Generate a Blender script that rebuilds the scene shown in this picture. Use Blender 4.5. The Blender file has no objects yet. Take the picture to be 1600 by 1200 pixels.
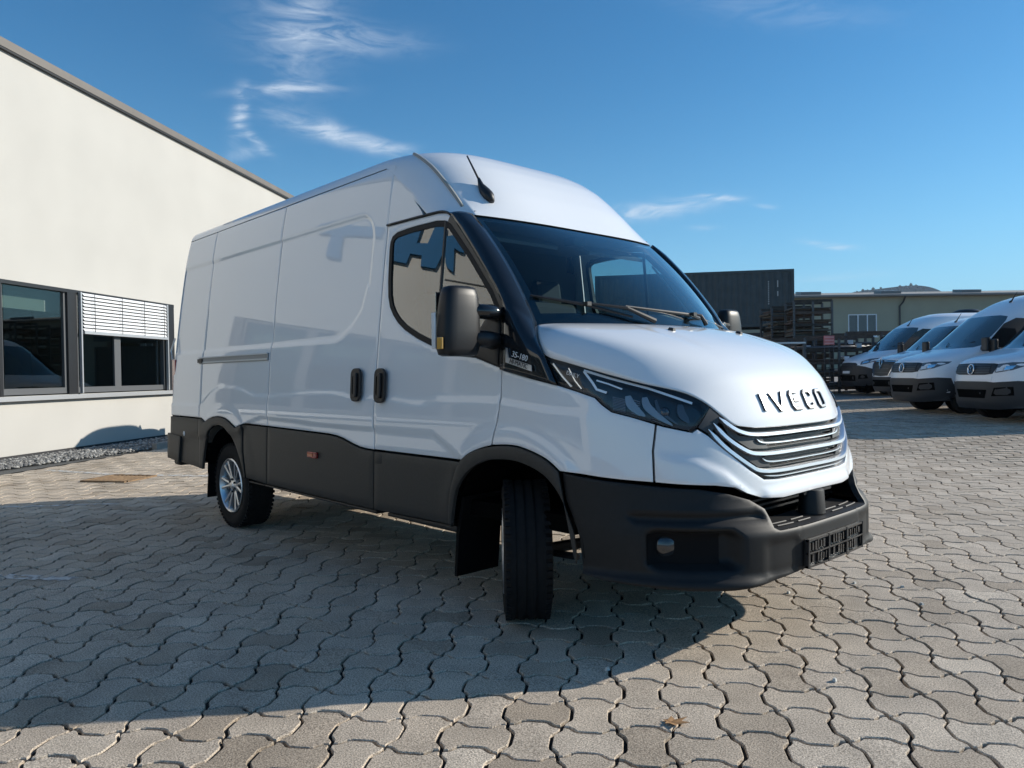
import bpy, bmesh, math, random
import numpy as np
from mathutils import Vector, Matrix
from mathutils.geometry import delaunay_2d_cdt

random.seed(7); np.random.seed(7)
R = math.radians
sc = bpy.context.scene
col = sc.collection

# ------------------------------------------------------------------ camera, sky, sun, exposure
CAMLOC = (2.656, -3.463, 1.240)
YAW, PIT, ROLL, FPX = R(136.985), R(-0.78), R(-0.851), 1172.6
SUN = Vector((math.cos(R(60))*math.cos(R(24)), math.sin(R(60))*math.cos(R(24)), math.sin(R(24))))
cam_d = bpy.data.cameras.new('camera'); cam = bpy.data.objects.new('camera', cam_d); col.objects.link(cam)
cam_d.sensor_width = 36.0; cam_d.lens = 36.0 * FPX / 1600.0; cam_d.clip_start = 0.05; cam_d.clip_end = 6000
_d = Vector((math.cos(YAW)*math.cos(PIT), math.sin(YAW)*math.cos(PIT), math.sin(PIT)))
_r0 = Vector((math.sin(YAW), -math.cos(YAW), 0)); _u0 = _r0.cross(_d)
_r = _r0*math.cos(ROLL) + _u0*math.sin(ROLL); _u = _u0*math.cos(ROLL) - _r0*math.sin(ROLL)
M = Matrix((( _r.x, _u.x, -_d.x, CAMLOC[0]), (_r.y, _u.y, -_d.y, CAMLOC[1]), (_r.z, _u.z, -_d.z, CAMLOC[2]), (0, 0, 0, 1)))
cam.matrix_world = M
sc.camera = cam
sun_d = bpy.data.lights.new('sun', 'SUN'); sun_d.energy = 4.3; sun_d.angle = R(0.53); sun_d.color = (1.0, 0.93, 0.82)
sun = bpy.data.objects.new('sun', sun_d); col.objects.link(sun)
sun.rotation_euler = SUN.to_track_quat('Z', 'Y').to_euler(); sun.location = (0, 0, 30)
sc.view_settings.view_transform = 'Standard'; sc.view_settings.look = 'None'
sc.view_settings.exposure = 0.42; sc.view_settings.gamma = 1.0; sc.view_settings.use_curve_mapping = False
sc.cycles.max_bounces = 8; sc.cycles.transparent_max_bounces = 12
sc.cycles.use_denoising = True; sc.cycles.caustics_reflective = False; sc.cycles.caustics_refractive = False

def pixdir(px, py):
    return (_d + _r*((px-800)/FPX) - _u*((py-600)/FPX)).normalized()

HORIZON = (2.25, 4.45, 7.1, 1)
world = bpy.data.worlds.new('World'); sc.world = world; world.use_nodes = True
nt = world.node_tree; nt.nodes.clear()
def N(t, **k):
    n = nt.nodes.new(t)
    for a, b in k.items(): setattr(n, a, b)
    return n
def LK(a, b): nt.links.new(a, b)
wout = N('ShaderNodeOutputWorld'); bg = N('ShaderNodeBackground'); LK(bg.outputs[0], wout.inputs[0])
sky = N('ShaderNodeTexSky', sky_type='NISHITA', sun_disc=False)
sky.sun_elevation = math.asin(SUN.z); sky.sun_rotation = math.atan2(SUN.x, SUN.y)
sky.altitude = 300; sky.air_density = 1.0; sky.dust_density = 0.35; sky.ozone_density = 2.2
bg.inputs['Strength'].default_value = 0.104
hsv = N('ShaderNodeHueSaturation'); hsv.inputs['Saturation'].default_value = 1.28; LK(sky.outputs[0], hsv.inputs['Color'])
tint = N('ShaderNodeVectorMath', operation='MULTIPLY'); LK(hsv.outputs[0], tint.inputs[0]); tint.inputs[1].default_value = (.60, .95, 1.00)
tc = N('ShaderNodeTexCoord'); gen = tc.outputs['Generated']
def Mth(op, a, b=None, c=None, clamp=False):
    n = N('ShaderNodeMath', operation=op); n.use_clamp = clamp
    for i, v in enumerate((a, b, c)):
        if v is None: continue
        if isinstance(v, (int, float)): n.inputs[i].default_value = v
        else: LK(v, n.inputs[i])
    return n.outputs[0]
def dotv(vec):
    n = N('ShaderNodeVectorMath', operation='DOT_PRODUCT'); LK(gen, n.inputs[0]); n.inputs[1].default_value = tuple(vec); return n.outputs['Value']
# wispy cirrus: warped noise inside soft directional ellipses
nz = N('ShaderNodeTexNoise'); nz.inputs['Scale'].default_value = 9; nz.inputs['Detail'].default_value = 6; LK(gen, nz.inputs['Vector'])
mp = N('ShaderNodeMapping'); mp.inputs['Scale'].default_value = (14, 14, 60); LK(gen, mp.inputs['Vector'])
nz2 = N('ShaderNodeTexNoise'); nz2.inputs['Scale'].default_value = 1.0; nz2.inputs['Detail'].default_value = 8; nz2.inputs['Roughness'].default_value = 0.62; nz2.inputs['Distortion'].default_value = 0.9
LK(mp.outputs[0], nz2.inputs['Vector'])
warp = Mth('MULTIPLY', Mth('SUBTRACT', nz.outputs['Fac'], 0.5), 0.055)
total = None
#         centre px        along px vector      half length/width (px)   strength
CLOUDS = [((470, 60), (20, -70), 75, 42, .55), ((545, 60), (90, 6), 80, 17, .62), ((440, 142), (70, -4), 55, 7, 1.05), ((374, 178), (-4, 30), 30, 9, 1.15),
          ((394, 214), (24, 20), 22, 6, 1.2), ((378, 238), (40, -8), 26, 7, .5), ((515, 205), (90, 28), 72, 13, 1.0), ((590, 228), (60, 14), 55, 9, .85),
          ((1020, 325), (110, -10), 75, 11, 1.25), ((1130, 311), (40, 2), 26, 4, 1.1), ((1295, 382), (40, 2), 26, 4, 1.0), ((1310, 430), (60, -5), 60, 5, .35),
          ((1210, 12), (120, 14), 120, 18, .22), ((1100, 357), (30, 3), 22, 3, .5), ((450, 18), (60, -20), 70, 30, .3), ((1200, 325), (20, 2), 14, 3, .45)]
for (cx, cy), (ax, ay), hl, hw, st in CLOUDS:
    c0 = pixdir(cx, cy); a1 = pixdir(cx+ax, cy+ay) - c0; a1 = (a1 - c0*a1.dot(c0)).normalized(); a2 = c0.cross(a1).normalized()
    u = Mth('DIVIDE', Mth('ADD', dotv(a1), warp), hl/FPX*1.0); v = Mth('DIVIDE', Mth('ADD', dotv(a2), Mth('MULTIPLY', warp, .55)), hw/FPX*1.0)
    q = Mth('ADD', Mth('MULTIPLY', u, u), Mth('MULTIPLY', v, v))
    f = Mth('MULTIPLY', Mth('POWER', 2.718, Mth('MULTIPLY', q, -1.0)), st)
    f = Mth('MULTIPLY', f, Mth('GREATER_THAN', dotv(c0), 0.0))
    total = f if total is None else Mth('ADD', total, f)
wisp = N('ShaderNodeMapRange'); wisp.inputs['From Min'].default_value = 0.38; wisp.inputs['From Max'].default_value = 0.68; LK(nz2.outputs['Fac'], wisp.inputs['Value'])
cl = Mth('MULTIPLY', total, Mth('ADD', Mth('MULTIPLY', wisp.outputs[0], 1.1), 0.12), clamp=True)
mixc = N('ShaderNodeMix', data_type='RGBA'); LK(Mth('MULTIPLY', cl, 0.62), mixc.inputs['Factor'])
# pale blue air towards the horizon, the same all the way round
sepz = N('ShaderNodeSeparateXYZ'); LK(gen, sepz.inputs[0])
hz = Mth('POWER', Mth('SUBTRACT', 1.0, Mth('MULTIPLY', Mth('MAXIMUM', sepz.outputs['Z'], 0.0), 2.2), clamp=True), 3.0)
hmix = N('ShaderNodeMix', data_type='RGBA'); LK(Mth('MULTIPLY', hz, .93), hmix.inputs['Factor']); LK(tint.outputs[0], hmix.inputs[6]); hmix.inputs[7].default_value = HORIZON
LK(hmix.outputs[2], mixc.inputs[6]); mixc.inputs[7].default_value = (5.6, 6.3, 7.2, 1)
LK(mixc.outputs[2], bg.inputs['Color'])

# ------------------------------------------------------------------ materials
MATS = {}
def newmat(name):
    m = bpy.data.materials.new(name); m.use_nodes = True; n = m.node_tree; n.nodes.clear()
    o = n.nodes.new('ShaderNodeOutputMaterial'); return m, n, o
def pbr(name, color, rough=.5, metal=0.0, coat=0.0, spec=.5, noise=None, bump=None, transmission=0, emit=None):
    """noise=(scale, amount, detail) varies the colour; bump=(scale, strength, distance)"""
    if name in MATS: return MATS[name]
    m, n, o = newmat(name); b = n.nodes.new('ShaderNodeBsdfPrincipled'); n.links.new(b.outputs[0], o.inputs[0])
    b.inputs['Base Color'].default_value = (*color, 1); b.inputs['Roughness'].default_value = rough; b.inputs['Metallic'].default_value = metal
    b.inputs['Specular IOR Level'].default_value = spec; b.inputs['Coat Weight'].default_value = coat; b.inputs['Coat Roughness'].default_value = .03
    if noise or bump:
        t = n.nodes.new('ShaderNodeTexCoord')
    if noise:
        x = n.nodes.new('ShaderNodeTexNoise'); x.inputs['Scale'].default_value = noise[0]; x.inputs['Detail'].default_value = noise[2] if len(noise) > 2 else 4
        n.links.new(t.outputs['Object'], x.inputs['Vector'])
        mr = n.nodes.new('ShaderNodeMapRange'); mr.inputs['From Min'].default_value = .3; mr.inputs['From Max'].default_value = .7
        mr.inputs['To Min'].default_value = 1-noise[1]; mr.inputs['To Max'].default_value = 1+noise[1]; n.links.new(x.outputs['Fac'], mr.inputs['Value'])
        mx = n.nodes.new('ShaderNodeVectorMath'); mx.operation = 'SCALE'; mx.inputs[0].default_value = color; n.links.new(mr.outputs[0], mx.inputs['Scale']); n.links.new(mx.outputs[0], b.inputs['Base Color'])
    if bump:
        y = n.nodes.new('ShaderNodeTexNoise'); y.inputs['Scale'].default_value = bump[0]; y.inputs['Detail'].default_value = 5; n.links.new(t.outputs['Object'], y.inputs['Vector'])
        bp = n.nodes.new('ShaderNodeBump'); bp.inputs['Strength'].default_value = bump[1]; bp.inputs['Distance'].default_value = bump[2]
        n.links.new(y.outputs['Fac'], bp.inputs['Height']); n.links.new(bp.outputs[0], b.inputs['Normal'])
    if emit: b.inputs['Emission Color'].default_value = (*emit[0], 1); b.inputs['Emission Strength'].default_value = emit[1]
    MATS[name] = m; return m
def glass(name, tint, ior=1.5, boost=1.0, rough=0.0):
    """a thin pane: tinted see-through with a fresnel mirror on it"""
    if name in MATS: return MATS[name]
    m, n, o = newmat(name)
    tr = n.nodes.new('ShaderNodeBsdfTransparent'); tr.inputs[0].default_value = (*tint, 1)
    gl = n.nodes.new('ShaderNodeBsdfGlossy'); gl.inputs['Roughness'].default_value = rough; gl.inputs[0].default_value = (1, 1, 1, 1)
    # Schlick's fresnel on the unsigned angle, so that a pane mirrors alike from both sides
    ge = n.nodes.new('ShaderNodeNewGeometry'); dp = n.nodes.new('ShaderNodeVectorMath'); dp.operation = 'DOT_PRODUCT'; n.links.new(ge.outputs['Normal'], dp.inputs[0]); n.links.new(ge.outputs['Incoming'], dp.inputs[1])
    def mm(op, a, b): 
        q = n.nodes.new('ShaderNodeMath'); q.operation = op
        for i, v in enumerate((a, b)):
            if v is None: continue
            if isinstance(v, (int, float)): q.inputs[i].default_value = v
            else: n.links.new(v, q.inputs[i])
        return q.outputs[0]
    f0 = ((ior-1)/(ior+1))**2; p5 = mm('POWER', mm('SUBTRACT', 1.0, mm('ABSOLUTE', dp.outputs['Value'], None)), 5.0)
    mu = n.nodes.new('ShaderNodeMath'); mu.operation = 'MULTIPLY'; mu.use_clamp = True; mu.inputs[1].default_value = boost; n.links.new(mm('ADD', mm('MULTIPLY', p5, 1-f0), f0), mu.inputs[0])
    mx = n.nodes.new('ShaderNodeMixShader'); n.links.new(mu.outputs[0], mx.inputs[0]); n.links.new(tr.outputs[0], mx.inputs[1]); n.links.new(gl.outputs[0], mx.inputs[2]); n.links.new(mx.outputs[0], o.inputs[0])
    MATS[name] = m; return m

WHITE = pbr('white_paint', (.82, .832, .84), .55, coat=1.0, spec=.15); WHITE.node_tree.nodes['Principled BSDF'].inputs['Coat IOR'].default_value = 1.7
WHITE2 = pbr('white_paint_plain', (.84, .85, .86), .4, coat=.6)
BLACKGLOSS = pbr('black_gloss', (.012, .013, .015), .12, coat=.5)
PLASTIC = pbr('dark_grey_plastic', (.033, .031, .028), .50, spec=.4, noise=(60, .12), bump=(900, .12, .002))
PLASTIC2 = pbr('bumper_plastic', (.0115, .0118, .0125), .52, spec=.3, noise=(40, .12), bump=(900, .12, .002))
BLACK = pbr('black_plastic', (.012, .012, .013), .45)
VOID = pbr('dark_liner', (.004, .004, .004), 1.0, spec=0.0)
RUBBER = pbr('tyre_rubber', (.0095, .0095, .010), .8, spec=.25, noise=(30, .25), bump=(250, .2, .002))
ALLOY = pbr('alloy', (.72, .73, .74), .34, metal=1.0)
ALLOYDARK = pbr('alloy_dark', (.06, .06, .065), .4, metal=.6)
CHROME = pbr('chrome', (.80, .81, .83), .14, metal=1.0)
SATIN = pbr('satin_silver', (.82, .83, .85), .32, metal=.85)
REDLENS = pbr('red_lens', (.35, .02, .015), .15, coat=1)
AMBER = pbr('amber_lens', (.55, .30, .05), .2, coat=1)
CLEARLENS = pbr('clear_lens', (.72, .74, .75), .1, coat=1)
GLASS_SIDE = glass('side_glass', (.55, .68, .68), 1.5, 4.2)
GLASS_WIND = glass('windscreen_glass', (.60, .76, .78), 1.5, 1.3)
GLASS_LAMP = glass('headlamp_glass', (.92, .94, .95), 1.45, 1.0)
DRL = pbr('light_guide', (.93, .95, .97), .2, coat=1)
SEAT = pbr('seat_fabric', (.03, .03, .034), .85, bump=(400, .3, .003))
TEXTM = pbr('white_print', (.75, .75, .75), .5)

# ------------------------------------------------------------------ object helpers
def tag(o, label=None, cat=None, group=None, kind=None):
    if label: o['label'] = label
    if cat: o['category'] = cat
    if group: o['group'] = group
    if kind: o['kind'] = kind
    return o
def empty(name, loc=(0, 0, 0), rz=0, parent=None):
    o = bpy.data.objects.new(name, None); col.objects.link(o); o.location = loc; o.rotation_euler = (0, 0, rz); o.empty_display_size = .2
    if parent: o.parent = parent
    return o
def link(name, me, parent=None, loc=None):
    o = bpy.data.objects.new(name, me); col.objects.link(o)
    if parent: o.parent = parent
    if loc is not None: o.location = loc
    return o
def mesh(name, V, F, mats, parent=None, smooth=False, mi=None, sharp=None, loc=None):
    me = bpy.data.meshes.new(name); me.from_pydata([tuple(map(float, v)) for v in V], [], [tuple(map(int, f)) for f in F])
    for m in (mats if isinstance(mats, (list, tuple)) else [mats]): me.materials.append(m)
    if smooth: me.polygons.foreach_set('use_smooth', [True]*len(me.polygons))
    if mi is not None: me.polygons.foreach_set('material_index', mi)
    me.update()
    if sharp: 
        try: me.set_sharp_from_angle(angle=R(sharp))
        except Exception: pass
    return link(name, me, parent, loc)
class MB:
    """collects boxes, tubes and prisms into ONE mesh"""
    def __init__(s): s.V = []; s.F = []
    def add(s, V, F):
        n = len(s.V); s.V += [tuple(v) for v in V]; s.F += [tuple(i+n for i in f) for f in F]; return s
    def box(s, c, size, rot=None, taper=1.0):
        hx, hy, hz = [k/2 for k in size]; V = []
        for z in (-hz, hz):
            k = taper if z > 0 else 1.0
            for x, y in ((-hx, -hy), (hx, -hy), (hx, hy), (-hx, hy)): V.append(Vector((x*k, y*k, z)))
        if rot is not None: V = [rot @ v for v in V]
        V = [v + Vector(c) for v in V]
        return s.add(V, [(3, 2, 1, 0), (4, 5, 6, 7), (0, 1, 5, 4), (1, 2, 6, 5), (2, 3, 7, 6), (3, 0, 4, 7)])
    def span(s, a, b): 
        return s.box([(p+q)/2 for p, q in zip(a, b)], [abs(q-p) for p, q in zip(a, b)])
    def tube(s, pts, rad, n=8, cap=True, flat=None):
        pts = [Vector(p) for p in pts]; rads = rad if isinstance(rad, (list, tuple)) else [rad]*len(pts); rings = []
        up = Vector((0, 0, 1))
        for i, p in enumerate(pts):
            t = (pts[min(i+1, len(pts)-1)] - pts[max(i-1, 0)]).normalized()
            a = t.cross(up); a = a.normalized() if a.length > 1e-4 else Vector((1, 0, 0)); b = t.cross(a).normalized()
            fa, fb = flat or (1, 1)
            rings.append([p + a*math.cos(2*math.pi*k/n)*rads[i]*fa + b*math.sin(2*math.pi*k/n)*rads[i]*fb for k in range(n)])
        V = [v for rg in rings for v in rg]; F = []
        for i in range(len(pts)-1):
            for k in range(n): F.append((i*n+k, i*n+(k+1) % n, (i+1)*n+(k+1) % n, (i+1)*n+k))
        if cap: F.append(tuple(range(n-1, -1, -1))); F.append(tuple((len(pts)-1)*n+k for k in range(n)))
        return s.add(V, F)
    def lathe(s, prof, n=48, axis='Y', closed=False):
        """prof: (radius, offset along axis)"""
        V = []; F = []; m = len(prof)
        for k in range(n):
            a = 2*math.pi*k/n
            for rr, h in prof: V.append((rr*math.cos(a), h, rr*math.sin(a)) if axis == 'Y' else (rr*math.cos(a), rr*math.sin(a), h))
        for k in range(n):
            for i in range(m if closed else m-1):
                j = (i+1) % m; F.append((k*m+i, k*m+j, ((k+1) % n)*m+j, ((k+1) % n)*m+i))
        return s.add(V, F)
    def prism(s, poly, fn, h0, h1):
        """poly extruded between two offsets; fn(u, v, h) -> point"""
        n = len(poly); V = [fn(u, v, h0) for u, v in poly] + [fn(u, v, h1) for u, v in poly]
        F = [tuple(range(n-1, -1, -1)), tuple(range(n, 2*n))] + [(i, (i+1) % n, n+(i+1) % n, n+i) for i in range(n)]
        return s.add(V, F)
    def build(s, name, mat, parent=None, smooth=False, sharp=None, loc=None, bevel=0):
        o = mesh(name, s.V, s.F, mat, parent, smooth, sharp=sharp, loc=loc)
        if bevel:
            b = o.modifiers.new('edge', 'BEVEL'); b.width = bevel; b.segments = 2; b.limit_method = 'ANGLE'; b.angle_limit = R(35)
        bm = bmesh.new(); bm.from_mesh(o.data); bmesh.ops.recalc_face_normals(bm, faces=bm.faces); bm.to_mesh(o.data); bm.free()
        if smooth: o.data.polygons.foreach_set('use_smooth', [True]*len(o.data.polygons))
        if sharp:
            try: o.data.set_sharp_from_angle(angle=R(sharp))
            except Exception: pass
        return o
def spline(pts, n=8):
    """Catmull-Rom through points of any dimension"""
    P = [np.array(p, float) for p in pts]; out = []
    for i in range(len(P)-1):
        p0 = P[max(i-1, 0)]; p1 = P[i]; p2 = P[i+1]; p3 = P[min(i+2, len(P)-1)]
        for k in range(n):
            t = k/n; out.append(.5*((2*p1) + (-p0+p2)*t + (2*p0-5*p1+4*p2-p3)*t*t + (-p0+3*p1-3*p2+p3)*t**3))
    out.append(P[-1]); return [tuple(o) for o in out]
def resample(poly, res, closed=True):
    out = []; n = len(poly)
    for i in range(n if closed else n-1):
        a = np.array(poly[i], float); b = np.array(poly[(i+1) % n], float); L = np.linalg.norm(b-a)
        if L < 1e-6: continue
        k = max(1, int(math.ceil(L/res)))
        for j in range(k): out.append(tuple(a+(b-a)*j/k))
    return out
def inset_clean(poly, d, res=.012):
    q = resample(poly, res); n = np.array(inset(q, d)); if_ = pip(n, poly) if d > 0 else ~pip(n, poly)
    k = (dist(n, q) > abs(d)*.96) & if_; return [tuple(p) for p in n[k]]
def area2(p): return sum(p[i][0]*p[(i+1) % len(p)][1]-p[(i+1) % len(p)][0]*p[i][1] for i in range(len(p)))
def inset(poly, d):
    n = len(poly); s = 1 if area2(poly) > 0 else -1; out = []
    for i in range(n):
        a, b, c = [np.array(poly[(i+k) % n], float) for k in (-1, 0, 1)]
        e1 = (b-a)/max(1e-9, np.linalg.norm(b-a)); e2 = (c-b)/max(1e-9, np.linalg.norm(c-b))
        n1 = np.array([-e1[1], e1[0]])*s; n2 = np.array([-e2[1], e2[0]])*s
        m = n1+n2; L = np.linalg.norm(m); m = m/L if L > 1e-6 else n1
        k = d/max(.45, float(m@n1)); out.append(tuple(b+m*k))
    return out
def pip(P, poly):
    x, y = P[:, 0], P[:, 1]; ins = np.zeros(len(P), bool); n = len(poly)
    for i in range(n):
        x1, y1 = poly[i]; x2, y2 = poly[(i+1) % n]
        if y1 == y2: continue
        c = ((y1 > y) != (y2 > y)) & (x < (x2-x1)*(y-y1)/(y2-y1)+x1); ins ^= c
    return ins
def dist(P, poly, closed=True):
    D = np.full(len(P), 1e9); n = len(poly)
    for i in range(n if closed else n-1):
        a = np.array(poly[i]); b = np.array(poly[(i+1) % n]); ab = b-a; L = ab@ab
        if L < 1e-12: continue
        t = np.clip(((P-a)@ab)/L, 0, 1); q = P-a-t[:, None]*ab; D = np.minimum(D, (q*q).sum(1))
    return np.sqrt(D)
def panel(name, poly, surf, mat, parent=None, res=.03, gap=.0042, thick=.018, lip=.0025, lipw=.006, holes=(), off=0.0, mirror=None, flat=False):
    """a sheet over a 2D outline laid on surf(P, d): cut gap round it, rolled lip, folded flange"""
    if area2(poly) < 0: poly = poly[::-1]
    outer = inset(resample(poly, res), gap) if gap else resample(poly, res)
    hol = []
    for h in holes:
        if area2(h) < 0: h = h[::-1]
        hol.append(inset(resample(h, res), -gap) if gap else resample(h, res))
    pts = list(outer); edges = []; rings = []
    def ring(rg):
        s = len(pts); pts.extend(rg); k = len(rg); edges.extend((s+i, s+(i+1) % k) for i in range(k)); return list(range(s, s+k))
    rings.append(list(range(len(outer)))); edges += [(i, (i+1) % len(outer)) for i in range(len(outer))]
    for h in hol: rings.append(ring(h))
    nb = len(pts)
    # inner points
    lo = np.min(outer, 0); hi = np.max(outer, 0)
    gx = np.arange(lo[0]+res*.5, hi[0], res); gy = np.arange(lo[1]+res*.5, hi[1], res)
    G = np.stack(np.meshgrid(gx, gy), -1).reshape(-1, 2)
    if len(G):
        G = G[pip(G, outer)]
        for h in hol:
            if len(G): G = G[~pip(G, h)]
        D = dist(G, outer) if len(G) else np.zeros(0)
        for h in hol: D = np.minimum(D, dist(G, h))
        G = G[D > max(res*.55, lipw*1.6)]
    extra = []
    if lip:
        for rg, sg in [(outer, 1)]+[(h, -1) for h in hol]:
            q = np.array(inset(rg, lipw*sg)); q = q[dist(q, rg) > lipw*.8]
            q = q[pip(q, outer)]
            if len(q): extra.append(q)
    allp = np.array([tuple(p) for p in pts]); allp = np.vstack([allp]+extra+([G] if len(G) else []))
    vc, ec, fc, ov, oe, of = delaunay_2d_cdt([Vector(p) for p in allp], edges, [], 1, 1e-6)
    P = np.array([tuple(v) for v in vc]); F = [list(f) for f in fc]
    if hol:
        cen = np.array([P[f].mean(0) for f in F]); bad = np.zeros(len(F), bool)
        for h in hol: bad |= pip(cen, h)
        F = [f for f, b in zip(F, bad) if not b]
    isb = np.array([any(i < nb for i in o) for o in ov])
    d0 = np.where(isb, -lip, 0.0)+off
    V = surf(P, d0)
    # orientation
    X0 = surf(P, d0*0); X1 = surf(P, d0*0+.01); out = X1-X0
    acc = 0
    for f in F[:200]:
        nrm = np.cross(V[f[1]]-V[f[0]], V[f[2]]-V[f[0]]); acc += float(nrm@out[f[0]])
    if acc < 0: F = [f[::-1] for f in F]
    V = list(map(tuple, V)); nf = len(F)
    if thick:
        mp_ = {}
        for i, o in enumerate(ov):
            for k in o: mp_[k] = i
        for rg in rings:
            ids = [mp_.get(k) for k in rg]; ids = [i for i in ids if i is not None]
            A = P[ids]; s0 = len(V); V += list(map(tuple, surf(A, np.full(len(A), off-lip)))); s1 = len(V); V += list(map(tuple, surf(A, np.full(len(A), off-lip-thick))))
            k = len(ids)
            for i in range(k):
                j = (i+1) % k; f = [s0+i, s0+j, s1+j, s1+i]; F.append(f if acc < 0 else f[::-1])
    o = mesh(name, V, F, mat, parent, smooth=not flat)
    if mirror is not None: mirrored(o, name, mirror if mirror is not True else parent)
    return o
def mirrored(o, name=None, parent=None):
    me = o.data.copy(); co = np.empty(len(me.vertices)*3); me.vertices.foreach_get('co', co); co = co.reshape(-1, 3); co[:, 1] *= -1; me.vertices.foreach_set('co', co.ravel())
    me.flip_normals(); me.update(); return link(name or o.name.split('.')[0], me, parent if parent else o.parent)
def text_mesh(body, size, extrude=0.0, shear=0.0):
    cu = bpy.data.curves.new('t', 'FONT'); cu.body = body; cu.size = size; cu.extrude = extrude; cu.shear = shear; cu.align_x = 'CENTER'; cu.align_y = 'CENTER'; cu.resolution_u = 3
    ob = bpy.data.objects.new('t', cu); col.objects.link(ob); bpy.context.view_layer.update()
    me = bpy.data.meshes.new_from_object(ob.evaluated_get(bpy.context.evaluated_depsgraph_get())); bpy.data.objects.remove(ob); bpy.data.curves.remove(cu); return me
def frame3(o, org, ex, ey):
    """places a flat mesh drawn in XY at org, with its X along ex and its Y along ey"""
    ex = Vector(ex).normalized(); ey = Vector(ey); ey = (ey-ex*ey.dot(ex)).normalized(); ez = ex.cross(ey)
    o.matrix_world = Matrix(((ex.x, ey.x, ez.x, org[0]), (ex.y, ey.y, ez.y, org[1]), (ex.z, ey.z, ez.z, org[2]), (0, 0, 0, 1)))


# ------------------------------------------------------------------ ground, paving
def gz(x, y):
    t = np.maximum(0.0, np.asarray(y, float)-7.0); t = np.minimum(t, 26.0); return .033*t*t/(t+1.2)
def ground_sheet():
    xs = np.concatenate([[-2100, -900, -200, -90], np.arange(-60, 41, 4.0), [90, 250, 800, 2100]])
    ys = np.concatenate([[-2100, -700, -150, -60], np.arange(-36, 61, 2.0), [90, 200, 800, 2100]])
    X, Y = np.meshgrid(xs, ys, indexing='ij'); V = np.stack([X, Y, gz(X, Y)-.035], -1).reshape(-1, 3); n = len(ys)
    F = [(i*n+j, (i+1)*n+j, (i+1)*n+j+1, i*n+j+1) for i in range(len(xs)-1) for j in range(n-1)]
    m = pbr('yard_surface', (.29, .27, .245), .85, noise=(.6, .12, 8), bump=(40, .3, .01))
    return tag(mesh('ground', V, F, m, smooth=True), kind='structure')
ground_sheet()

def paver_material():
    m, n, o = newmat('concrete_paver'); b = n.nodes.new('ShaderNodeBsdfPrincipled'); n.links.new(b.outputs[0], o.inputs[0]); b.inputs['Roughness'].default_value = .82; b.inputs['Specular IOR Level'].default_value = .3
    g = n.nodes.new('ShaderNodeNewGeometry'); oi = n.nodes.new('ShaderNodeObjectInfo'); tcn = n.nodes.new('ShaderNodeTexCoord')
    # position in the yard: object space of the paving (all pavers are children with plain translations) -> use world position
    pos = g.outputs['Position']
    fine = n.nodes.new('ShaderNodeTexNoise'); fine.inputs['Scale'].default_value = 170; fine.inputs['Detail'].default_value = 3; fine.inputs['Roughness'].default_value = .7; n.links.new(pos, fine.inputs['Vector'])
    mid = n.nodes.new('ShaderNodeTexNoise'); mid.inputs['Scale'].default_value = 5.5; mid.inputs['Detail'].default_value = 5; n.links.new(pos, mid.inputs['Vector'])
    big = n.nodes.new('ShaderNodeTexNoise'); big.inputs['Scale'].default_value = .55; big.inputs['Detail'].default_value = 4; n.links.new(pos, big.inputs['Vector'])
    add = n.nodes.new('ShaderNodeMath'); add.operation = 'ADD'; n.links.new(g.outputs['Random Per Island'], add.inputs[0]); n.links.new(oi.outputs['Random'], add.inputs[1])
    fr = n.nodes.new('ShaderNodeMath'); fr.operation = 'FRACT'; n.links.new(add.outputs[0], fr.inputs[0])
    ramp = n.nodes.new('ShaderNodeValToRGB'); e = ramp.color_ramp.elements
    e[0].position = 0; e[0].color = (.36, .295, .225, 1); e[1].position = 1; e[1].color = (.56, .48, .385, 1)
    k = ramp.color_ramp.elements.new(.35); k.color = (.51, .43, .34, 1); k = ramp.color_ramp.elements.new(.7); k.color = (.46, .39, .312, 1)
    n.links.new(fr.outputs[0], ramp.inputs[0])
    def mr(src, a, b_, lo=.3, hi=.7):
        q = n.nodes.new('ShaderNodeMapRange'); q.inputs['From Min'].default_value = lo; q.inputs['From Max'].default_value = hi; q.inputs['To Min'].default_value = a; q.inputs['To Max'].default_value = b_; n.links.new(src, q.inputs['Value']); return q.outputs[0]
    def mul(a, b_):
        q = n.nodes.new('ShaderNodeMath'); q.operation = 'MULTIPLY'; n.links.new(a, q.inputs[0]); n.links.new(b_, q.inputs[1]); return q.outputs[0]
    f = mul(mul(mr(fine.outputs['Fac'], .45, 1.55, .36, .64), mr(mid.outputs['Fac'], .86, 1.12)), mr(big.outputs['Fac'], .85, 1.12))
    sc_ = n.nodes.new('ShaderNodeVectorMath'); sc_.operation = 'SCALE'; n.links.new(ramp.outputs[0], sc_.inputs[0]); n.links.new(f, sc_.inputs['Scale']); n.links.new(sc_.outputs[0], b.inputs['Base Color'])
    bp = n.nodes.new('ShaderNodeBump'); bp.inputs['Strength'].default_value = .55; bp.inputs['Distance'].default_value = .004; n.links.new(fine.outputs['Fac'], bp.inputs['Height']); n.links.new(bp.outputs[0], b.inputs['Normal'])
    return m
PAVER = paver_material()
JOINT = pbr('joint_sand', (.022, .018, .014), .95, noise=(120, .4, 3))
PA = R(39.0); PU, PV = .1915, .2065; PO = np.array([.7205, -1.4045])
EU = np.array([math.cos(PA), math.sin(PA)]); EV = np.array([-math.sin(PA), math.cos(PA)])
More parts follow.
